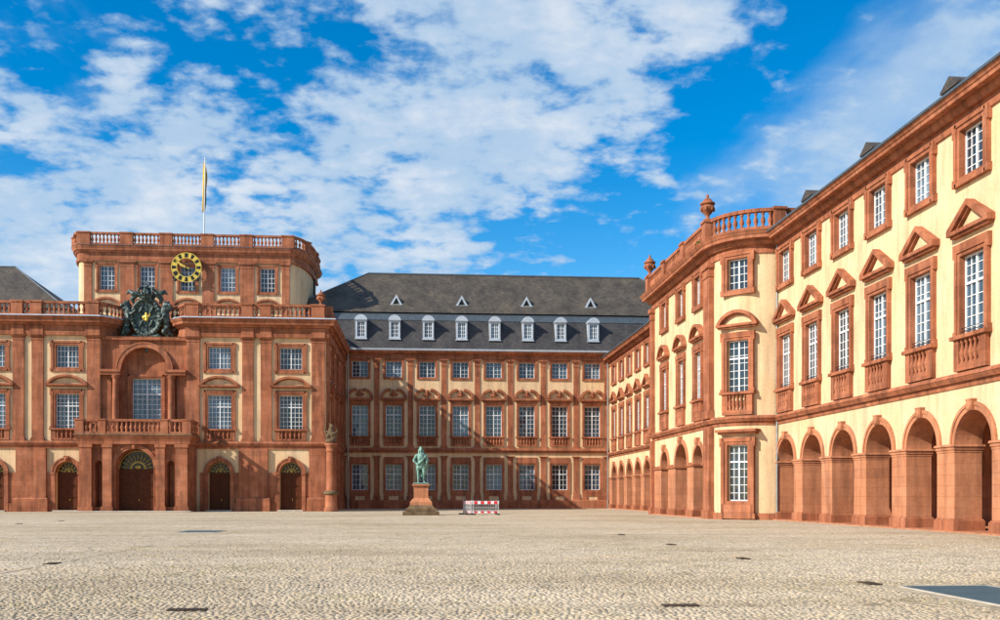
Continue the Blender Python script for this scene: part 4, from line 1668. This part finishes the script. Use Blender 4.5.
def arcade_wing(name, label, yfar, ynear, ys, dormers):
    L = yfar - ynear
    t = thing(name, label, 'building', (WX, yfar, 0), R(-90))
    bays = [yfar - y for y in ys]
    hw, zs, dep = 1.44, 3.94, 1.22
    ops = []
    for b in bays:
        ops += [W_TRI.opening(b, Z1), W_TOP.opening(b, Z2), (b - hw, b + hw, 0, zs, 'arch')]
    m = MB()
    wall(m, 0, L, 3.95, 17.96, ops, .6)
    m.box(0, L, .7, .8, 7.2, 17.9)
    add_obj('wall', m, 'plaster', t)
    m = MB()
    # arcade walk: back wall, vault ceiling, floor
    m.box(0, L, 5.6, 5.8, 0, 6.9)
    m.box(0, L, 1.18, 5.6, 6.6, 6.8)
    m.box(0, L, 1.16, 1.2, 5.62, 6.7)
    m.box(-.2, -.02, 1.5, 5.6, 0, 6.7); m.box(L + .02, L + .2, 1.5, 5.6, 0, 6.7)
    add_obj('arcade_walk', m, 'sandstone', t)
    m = MB(); m.box(-.0, L, -.32, 5.6, 0, .07)
    add_obj('arcade_floor', m, 'sandstone_block', t)
    edges = [0] + [x for b in bays for x in (b - hw, b + hw)] + [L]
    edges.sort()
    for i in range(0, len(edges), 2):
        a, b = edges[i], edges[i + 1]
        if b - a < .1:
            continue
        if b - a > 3.5:           # plain stretch out of sight
            q = MB(); q.box(a, b, 0, dep, 0, zs + .02)
            add_obj('pier', q, 'sandstone', t)
        else:
            arcade_pier(t, a, b, -.06, dep, zs)
    for b in bays:
        stone_arch(t, b, hw, zs, -.08, dep, .29, mat='sandstone_block')
        W_TRI.place(t, b, Z1); W_TOP.place(t, b, Z2)
    poly = rect(0, L, 0, 14)
    wing_entablature(t, poly); wing_band(t, poly)
    m = MB(); m.box(-.0, L + .9, -1.02, -.86, 19.1, 19.22); m.box(-.0, L + .9, -.86, 0, 19.1, 19.14)
    add_obj('gutter', m, 'lead', t)
    m = MB()
    m.add([(0, -.8, 19.15), (L, -.8, 19.15), (L, 7, 23.9), (0, 7, 23.9)], [(0, 1, 2, 3)])
    m.add([(0, 14.8, 19.15), (L, 14.8, 19.15), (L, 7, 23.9), (0, 7, 23.9)], [(3, 2, 1, 0)])
    m.add([(0, -.8, 19.15), (0, 7, 23.9), (0, 14.8, 19.15)], [(0, 1, 2)]); m.add([(L, -.8, 19.15), (L, 14.8, 19.15), (L, 7, 23.9)], [(0, 1, 2)])
    m.add([(L, 0, 0), (L, 14, 0), (L, 14, 19.1), (L, 0, 19.1)], [(0, 1, 2, 3)])
    add_obj('roof', m, 'slate', t)
    if dormers:
        body, roofm, gl = MB(), MB(), MB()
        body.box(-.6, .6, 0, 2.2, 0, 1.5)
        roofm.prism([(-.8, 1.45), (.8, 1.45), (.8, 1.55), (0, 2.05), (-.8, 1.55)], -.2, 2.4)
        gl.box(-.42, .42, -.03, 0, .35, 1.35)
        bm_, rm_, gm_ = body.mesh('dormer'), roofm.mesh('dormer_roof'), gl.mesh('glass')
        for y in dormers:
            o = add_obj('dormer', bm_, 'lead', t, (yfar - y, 1.5, 19.65))
            add_obj('dormer_roof', rm_, 'slate', o); add_obj('glass', gm_, 'glass', o)
    return t


near_bays = [62.47 - 4.37 * k for k in range(9)]
arcade_wing('arcade_wing', 'cream arcaded wing between the rounded pavilion and the open end of the court', 64.1, 25.3, near_bays, [near_bays[k] for k in (0, 2, 4)])
far_bays = [119.5 - 4.43 * k for k in range(7)]
arcade_wing('arcade_wing', 'cream arcaded wing between the rounded pavilion and the slate roofed wing', CY - .02, 85.0, far_bays, [])


def pavilion():
    X0, YN, YF = 20.4, 67.5, 85.1
    r = 3.42
    t = thing('corner_pavilion', 'cream pavilion with rounded corner, three arches, roof balustrade and urns', 'building', (X0, YN, 0))
    # local: x = world x - X0 ; y = world y - YN
    Ls = YF - YN
    arc = []
    n = 14
    for k in range(n + 1):
        a = math.pi / 2 * k / n
        arc.append((.06 + r - r * math.cos(a), -r * math.sin(a)))
    D = 9.0
    poly = [(0, Ls), (0, 0)] + arc[1:] + [(D, -r), (D, Ls)]
    poly_up = poly
    # flank facing the court; u runs toward the near corner
    umap = lambda u, y, z: (y, Ls - u, z)
    ac = [(YF - 80.75, 1.18, 4.15), (YF - 75.55, 1.75, 3.98), (YF - 70.75, 1.25, 4.1)]
    wy = [YF - 80.75, YF - 75.55, YF - 70.75]
    ops = []
    for (u, hw, zs) in ac:
        ops.append((u - hw, u + hw, 0, zs, 'arch'))
    for u in wy:
        ops += [W_SEG.opening(u, Z1), W_TOPN.opening(u, Z2)]
    m = MB()
    wall(m, 0, Ls, 3.9, 17.96, ops, .6, umap=umap)
    m.box(.7, .8, 0, Ls, 7.2, 17.9)
    m.add([(0, Ls, 0), (D, Ls, 0), (D, Ls, 18), (0, Ls, 18)], [(3, 2, 1, 0)])
    add_obj('wall', m, 'plaster', t)
    # rounded corner with its three openings
    La = r * math.pi / 2

    def amap(u, y, z):
        a = u / r
        q = r - y
        return (.06 + r - q * math.cos(a), -q * math.sin(a), z)
    WD = WindowKind(1.5, 3.8, .42, rd=.14, cols=4, rows=7, transom=.7, bar=.035, top=.5, bot=1.2, proj=.16, ears=True)
    mid = La / 2
    o2 = []
    for K, z in ((WD, 1.28), (W_SEG, Z1), (W_TOPN, Z2)):
        e = K.opening(mid, z)
        o2.append((e[0] + .08, e[1] - .08, e[2], e[3]))
    m = MB()
    wall(m, 0, La, 0, 17.96, [(a, b, c, d) for a, b, c, d in o2], .5, umap=amap, ucuts=[La * k / 28 for k in range(29)])
    add_obj('rounded_wall', m, 'plaster', t)
    c45 = math.cos(math.pi / 4)
    px, py = .06 + r - r * c45, -r * c45
    off = .06
    wx, wy_ = px + off * c45, py + off * c45
    WD.place(t, wx, 1.28, wy_, R(-45)); W_SEG.place(t, wx, Z1, wy_, R(-45)); W_TOPN.place(t, wx, Z2, wy_, R(-45))
    q = MB()
    q.box(-1.5, 1.5, -.5, .3, 0, .18); q.box(-1.38, 1.38, -.34, .3, -.14, 0)
    add_obj('door_hood', q, 'sandstone', t, (wx, wy_, 5.95), R(-45))
    for u, K in zip(wy, [0, 1, 2]):
        W_SEG.place(t, 0, Z1, Ls - u, R(-90)); W_TOPN.place(t, 0, Z2, Ls - u, R(-90))
    # piers and arches of the flank, in a rotated frame
    fl = bpy.data.objects.new('arcade_front', None)
    q = MB(); q.box(0, Ls, -.3, 4.8, 0, .07)
    fl = add_obj('arcade_floor', q, 'sandstone_block', t, (0, Ls, 0), R(-90))
    q = MB(); q.box(0, Ls, 4.8, 5.0, 0, 6.9); q.box(0, Ls, 1.4, 4.8, 6.5, 6.7)
    add_obj('arcade_walk', q, 'sandstone', t, (0, Ls, 0), R(-90))
    zc = 3.95
    edges = [0.0]
    for (u, hw, zs) in ac:
        edges += [u - hw, u + hw]
    edges.append(Ls)
    for i in range(0, len(edges), 2):
        a, b = edges[i], edges[i + 1]
        w, d = b - a, 1.45
        core = MB()
        core.box(.02, w - .02, -.04, d, 0, zc + .2)
        core.box(-.1, w + .1, -.16, d + .1, 0, .5); core.frustum(-.1, w + .1, -.16, d + .1, .5, .6, .08)
        core.box(-.1, w + .1, -.16, d + .1, zc - .1, zc + .04)
        p = add_obj('pier', core, 'sandstone', t, (0, Ls - a, 0), R(-90))
        me = pier_block_mesh(w, d + .06, (zc - .7) / 6)
        for k in range(6):
            add_obj('stone_block', me, 'sandstone_block', p, (0, -.06, .6 + k * (zc - .7) / 6))
    for (u, hw, zs) in ac:
        m = MB()
        m.ring(0, zs, hw - .015, hw + .34, 0, math.pi, -.1, 1.4, 22)
        m.box(-hw - .3, -hw + .015, -.1, 1.4, zc + .042, zs); m.box(hw - .015, hw + .3, -.1, 1.4, zc + .042, zs)
        o = add_obj('arch', m, 'sandstone_block', t, (0, Ls - u, 0), R(-90))
        k = MB()
        k.prism([(-.17, zs + hw - .04), (.17, zs + hw - .04), (.27, zs + hw + .56), (-.27, zs + hw + .56)], -.28, .2)
        k.ball((0, -.26, zs + hw + .3), (.19, .14, .26), 8, 6)
        add_obj('keystone', k, 'sandstone_block', o)
    # corner pilasters
    for (u0, u1) in ((0.05, .75), (Ls - 1.15, Ls + .02)):
        q = MB()
        for (za, zb, pj, ex) in ((0, .6, .42, .1), (.6, 6.42, .3, 0), (7.04, 7.6, .42, .1), (7.6, 17.0, .3, 0), (17.0, 17.2, .36, .05), (17.2, 17.6, .34, .02), (17.6, 17.95, .46, .12)):
            q.box(-pj, .3, Ls - u1 - ex - (.25 if u1 > Ls else 0), Ls - u0 + (ex if u0 > 1 else 0), za, zb)
        add_obj('pilaster', q, 'sandstone', t)
    q = MB()    # base course of the rounded wall
    for k in range(n):
        a0, a1 = amap(La * k / n, -.1, 0), amap(La * (k + 1) / n, -.1, 0)
        b0, b1 = amap(La * k / n, .2, 0), amap(La * (k + 1) / n, .2, 0)
        q.add([(p[0], p[1], z) for z in (0, .45) for p in (a0, a1, b1, b0)], [(0, 1, 5, 4), (4, 5, 6, 7), (3, 2, 1, 0)])
    add_obj('base_course', q, 'sandstone', t)
    wing_band(t, poly)
    m = MB()
    slab(m, poly, 17.96, 18.25, .1, .14); slab(m, poly, 18.25, 18.5, .08, .08); slab(m, poly, 18.5, 18.7, .28, .42)
    slab(m, poly, 18.7, 18.85, .42, .42); slab(m, poly, 18.85, 19.08, .78, .8); slab(m, poly, 19.08, 19.34, .84, .98)
    slab(m, [(p[0] + 0, p[1]) for p in poly], 19.34, 19.45, .9, .7)
    add_obj('cornice', m, 'sandstone', t)
    # balustrade
    zb, hb = 19.45, 1.4
    rail, bal = MB(), MB()

    def ped(x, y, w, rz):
        q = MB(); q.box(-w / 2, w / 2, -.3, .3, 0, hb - .12); q.box(-w / 2 - .07, w / 2 + .07, -.38, .38, hb - .12, hb + .04); q.box(-w / 2 - .05, w / 2 + .05, -.35, .35, 0, .18)
        add_obj('balustrade_pedestal', q, 'sandstone', t, (x, y, zb), rz)
    xs = -.35
    py_ = [Ls - .3, Ls * .66, Ls * .33, -.1]
    for y in py_:
        ped(xs, y, .85, R(90))
    for a, b in zip(py_[:-1], py_[1:]):
        balustrade_run(rail, bal, (xs, a - .42), (xs, b + .42), zb, hb, .32, .42, 1.5)
    ra = r + .3
    pts = [(.06 + r - ra * math.cos(R(a)), -ra * math.sin(R(a))) for a in np.linspace(12, 84, 11)]
    for a, b in zip(pts[:-1], pts[1:]):
        balustrade_run(rail, bal, a, b, zb, hb, .32, .36, 1.5)
    ped(.06 + r - .05, -ra, .8, 0)
    balustrade_run(rail, bal, (.06 + r + .4, -ra), (D, -ra), zb, hb, .32, .42, 1.5)
    rr = add_obj('balustrade', rail, 'sandstone', t)
    b_ = add_obj('balusters', bal, 'sandstone', rr); b_['kind'] = 'stuff'
    m = MB()
    m.add([(.2, 0, 19.5), (D, -3, 19.5), (D, Ls, 19.5), (.2, Ls, 19.5)], [(0, 1, 2, 3)])
    add_obj('roof', m, 'lead', t)
    q = MB()
    q.tube((.06 + r - .12, -r - .18, 0), (.06 + r - .12, -r - .18, 18.6), .08)
    add_obj('downpipe', q, 'zinc_pipe', t)
    # weeds in the cornice
    q = MB()
    rnd = random.Random(4)
    for i in range(60):
        c = Vector((-.75 + rnd.gauss(0, .12), .75 + rnd.gauss(0, .2), 19.47 + abs(rnd.gauss(0, .12))))
        d = Vector((rnd.gauss(0, 1), rnd.gauss(0, 1), rnd.gauss(.5, 1))).normalized() * .14
        e = d.cross(Vector((rnd.gauss(0, 1), rnd.gauss(0, 1), 1))).normalized() * .05
        q.add([c - e, c + d * .5 + e, c + d, c + d * .4 - e], [(0, 1, 2, 3)])
    w = tag(add_obj('weed', q, 'leaf', None, (X0, YN, 0)), 'small green weed growing on the pavilion cornice', 'weed')
    urn((X0 + xs, YN - .1, zb + hb + .04), 1.05, 'red stone urn on the pavilion balustrade above its rounded corner')
    urn((X0 + xs, YN + Ls - .3, zb + hb + .04), 1.05, 'red stone urn on the pavilion balustrade at its end by the slate roof')


pavilion()


# ================================================================== OBJECTS OF THE COURT
def trophy_column():
    t = thing('trophy_column', 'round red stone column with carved trophy on top at the portal block corner', 'column', (-9.2, 101.7, 0))
    m = MB()
    m.lathe([(.72, 0), (.72, .35), (.62, .5), (.60, 1.7)], 0, 0, 18)
    add_obj('base', m, 'sandstone', t)
    m = MB()
    m.lathe([(.6, 1.7), (.72, 1.75), (.74, 1.95), (.66, 2.1), (.54, 2.15)], 0, 0, 18)
    add_obj('ring', m, 'dark_stone', t)
    m = MB()
    m.lathe([(.53, 2.15), (.54, 3.6), (.50, 5.6), (.48, 6.1)], 0, 0, 18)
    add_obj('shaft', m, 'sandstone', t)
    m = MB()
    m.lathe([(.48, 6.1), (.56, 6.15), (.56, 6.25), (.5, 6.3), (.52, 6.6), (.66, 6.8), (.7, 6.95), (.6, 7.0)], 0, 0, 18)
    add_obj('capital', m, 'sandstone', t)
    m = MB()
    m.ball((0, 0, 7.25), (.6, .55, .35)); m.limb([(0, 0, 7.3), (.05, 0, 7.9), (0, -.05, 8.35)], [.36, .42, .3])
    m.ball((.05, -.05, 8.65), (.28, .28, .3)); m.limb([(0, 0, 8.85), (-.2, 0, 9.05)], [.1, .06])
    m.limb([(-.35, 0, 7.4), (-.6, 0, 8.3), (-.66, 0, 8.8)], [.12, .1, .06]); m.limb([(.3, 0, 7.4), (.62, -.1, 8.2), (.55, 0, 8.6)], [.14, .1, .06])
    m.ball((.35, -.3, 7.75), (.3, .14, .36)); m.ball((-.3, -.32, 7.7), (.24, .16, .3))
    m.limb([(-.4, -.3, 8.2), (.2, -.45, 7.9), (.5, -.3, 8.1)], [.12, .13, .1])
    o = add_obj('trophy', m, 'dark_stone', t)
    remesh(o, .06, 1)


trophy_column()


def statue():
    sx, sy = 0.0, 83.0
    t = thing('statue_pedestal', 'stepped red stone pedestal under the green bronze statue', 'pedestal', (sx, sy, 0))
    m = MB(); m.chbox(-1.52, 1.52, -1.52, 1.52, 0, .3, .03); m.chbox(-1.26, 1.26, -1.26, 1.26, .3, .58, .03); m.frustum(-1.12, 1.12, -1.12, 1.12, .58, .85, .18)
    add_obj('step', m, 'dark_stone', t)
    m = MB()
    m.chbox(-.92, .92, -.92, .92, .8, 1.12, .03)
    m.frustum(-.9, .9, -.9, .9, 1.12, 1.45, .28)
    m.chbox(-.6, .6, -.6, .6, 1.4, 2.4, .02)
    add_obj('die', m, 'sandstone_block', t)
    m = MB()
    m.frustum(-.66, .66, -.66, .66, 2.4, 2.46, -.06); m.chbox(-.74, .74, -.74, .74, 2.46, 2.6, .02)
    add_obj('cap', m, 'sandstone_block', t)
    s = thing('statue', 'green patinated bronze statue of a standing man in a cloak', 'statue', (sx, sy, 2.6))
    k = 1.56
    P = lambda x, y, z: (x * k * .86, y * k * .9, z * k * 1.04)
    m = MB()
    L = lambda pts, rads, n=10: m.limb([P(*p) for p in pts], [r * k * .8 for r in rads], n)
    B = lambda c, r: m.ball(P(*c), (r[0] * k * .84, r[1] * k * .86, r[2] * k), 12, 8)
    m.chbox(-.42 * k, .42 * k, -.36 * k, .36 * k, 0, .08 * k, .02)
    # legs: weight on one, the other advanced
    L([(-.15, .02, 1.02), (-.17, -.02, .60), (-.17, .03, .20), (-.17, .05, .15)], [.135, .10, .065, .06])
    L([(-.17, .06, .12), (-.19, -.16, .11)], [.06, .05])
    L([(.14, .02, 1.02), (.18, -.12, .60), (.19, -.05, .20), (.19, -.04, .15)], [.135, .10, .065, .06])
    L([(.19, -.03, .12), (.23, -.24, .11)], [.06, .05])
    # boots tops
    L([(-.17, .0, .48), (-.17, .0, .52)], [.095, .11]); L([(.185, -.1, .48), (.185, -.1, .52)], [.095, .11])
    # coat skirt, torso
    L([(0, .02, .92), (0, .02, 1.08), (0, .0, 1.25), (0, 0, 1.45)], [.24, .235, .22, .235], 14)
    B((-.17, .03, .84), (.15, .2, .2)); B((.17, .03, .84), (.15, .2, .2))
    B((0, -.07, 1.36), (.24, .16, .22)); B((0, .02, 1.5), (.31, .18, .13))
    # neck, head
    L([(0, 0, 1.56), (.0, -.02, 1.68)], [.085, .075])
    B((.0, -.03, 1.80), (.092, .112, .135)); B((0, -.14, 1.785), (.022, .03, .03)); B((0, -.11, 1.715), (.05, .04, .035))
    B((-.035, -.122, 1.745), (.03, .015, .012)); B((.035, -.122, 1.745), (.03, .015, .012))
    B((-.04, -.118, 1.82), (.025, .018, .012)); B((.04, -.118, 1.82), (.025, .018, .012))
    # curled wig falling to the shoulders
    B((0, .02, 1.88), (.12, .13, .09)); B((0, .07, 1.76), (.14, .10, .18)); B((-.125, .0, 1.68), (.065, .09, .17)); B((.125, .0, 1.68), (.065, .09, .17))
    B((-.14, -.03, 1.56), (.07, .07, .1)); B((.14, -.03, 1.56), (.07, .07, .1))
    # arms: one on the hip, one holding a baton
    L([(-.30, .02, 1.48), (-.46, .06, 1.22), (-.26, -.12, 1.06)], [.10, .08, .055]); B((-.24, -.15, 1.05), (.06, .05, .05))
    L([(.30, .02, 1.48), (.44, .02, 1.22), (.36, -.24, 1.12)], [.10, .08, .055]); B((.355, -.28, 1.12), (.05, .055, .05))
    for i in range(4):
        L([(.33 + i * .004, -.28, 1.155 - i * .027), (.31, -.33, 1.15 - i * .027), (.345, -.335, 1.145 - i * .027)], [.017, .016, .014], 6)
        L([(-.22, -.17, 1.075 - i * .024), (-.17, -.18, 1.06 - i * .024), (-.14, -.16, 1.04 - i * .024)], [.017, .016, .013], 6)
    L([(.37, -.29, 1.16), (.335, -.31, 1.19)], [.02, .016], 6); L([(-.25, -.18, 1.09), (-.21, -.2, 1.11)], [.02, .015], 6)
    L([(.30, -.31, .98), (.38, -.32, 1.36)], [.026, .026], 8)
    # cloak hanging from the shoulders behind
    L([(-.24, .12, 1.5), (-.24, .22, 1.1), (-.16, .26, .7), (-.13, .26, .4)], [.12, .11, .09, .07])
    L([(.28, .1, 1.52), (.36, .14, 1.2), (.32, .24, .8), (.22, .26, .45)], [.13, .14, .11, .08])
    L([(.0, .15, 1.5), (.0, .25, 1.0), (.04, .29, .7), (.05, .28, .42)], [.14, .12, .1, .08])
    L([(.3, -.1, 1.45), (.05, -.2, 1.2), (-.2, -.18, 1.02)], [.07, .07, .06])
    L([(-.2, .1, 1.08), (-.34, .28, .55)], [.025, .018], 6)
    o = add_obj('figure', m, 'patina', s)
    remesh(o, .028, 1)


statue()


def barrier(loc, rz, L, label):
    t = thing('construction_barrier', label, 'barrier', loc, rz, 'barriers fencing off the paving')
    h = L / 2
    for (nm, z0, z1) in (('top_board', .92, 1.18), ('foot_board', .16, .32)):
        m = MB(); m.box(-h, h, -.02, .02, z0, z1)
        o = add_obj(nm, m, 'white_paint', t)
        n = max(2, int(round(L / .5)))
        q = MB()
        for i in range(n):
            c = -h + L * (i + .5) / n
            w = L / n * .26
            q.box(c - w, c + w, -.026, .026, z0 + .012, z1 - .012)
        add_obj('red_stripe', q, 'red_paint', o)
    for x in (-h + .05, h - .05):
        m = MB(); m.box(x - .025, x + .025, -.025, .025, .08, 1.25)
        add_obj('post', m, 'grey_plastic', t)
        m = MB(); m.frustum(x - .11, x + .11, -.4, .4, 0, .11, .02)
        add_obj('foot', m, 'black_paint', t)
    m = MB()
    n = int(L / .14)
    for i in range(1, n):
        x = -h + L * i / n
        m.box(x - .008, x + .008, -.012, .012, .33, .92)
    m.box(-h, h, -.014, .014, .6, .63)
    add_obj('mesh_infill', m, 'grey_plastic', t)
    return t


barrier((5.45, 82.6, 0), 0, 2.25, 'long red and white construction barrier in front of the paving pit')
barrier((3.95, 84.0, 0), R(104), 2.4, 'red and white construction barrier standing sideways next to the statue side')
barrier((5.5, 85.6, 0), 0, 2.25, 'red and white construction barrier standing behind the long front one')
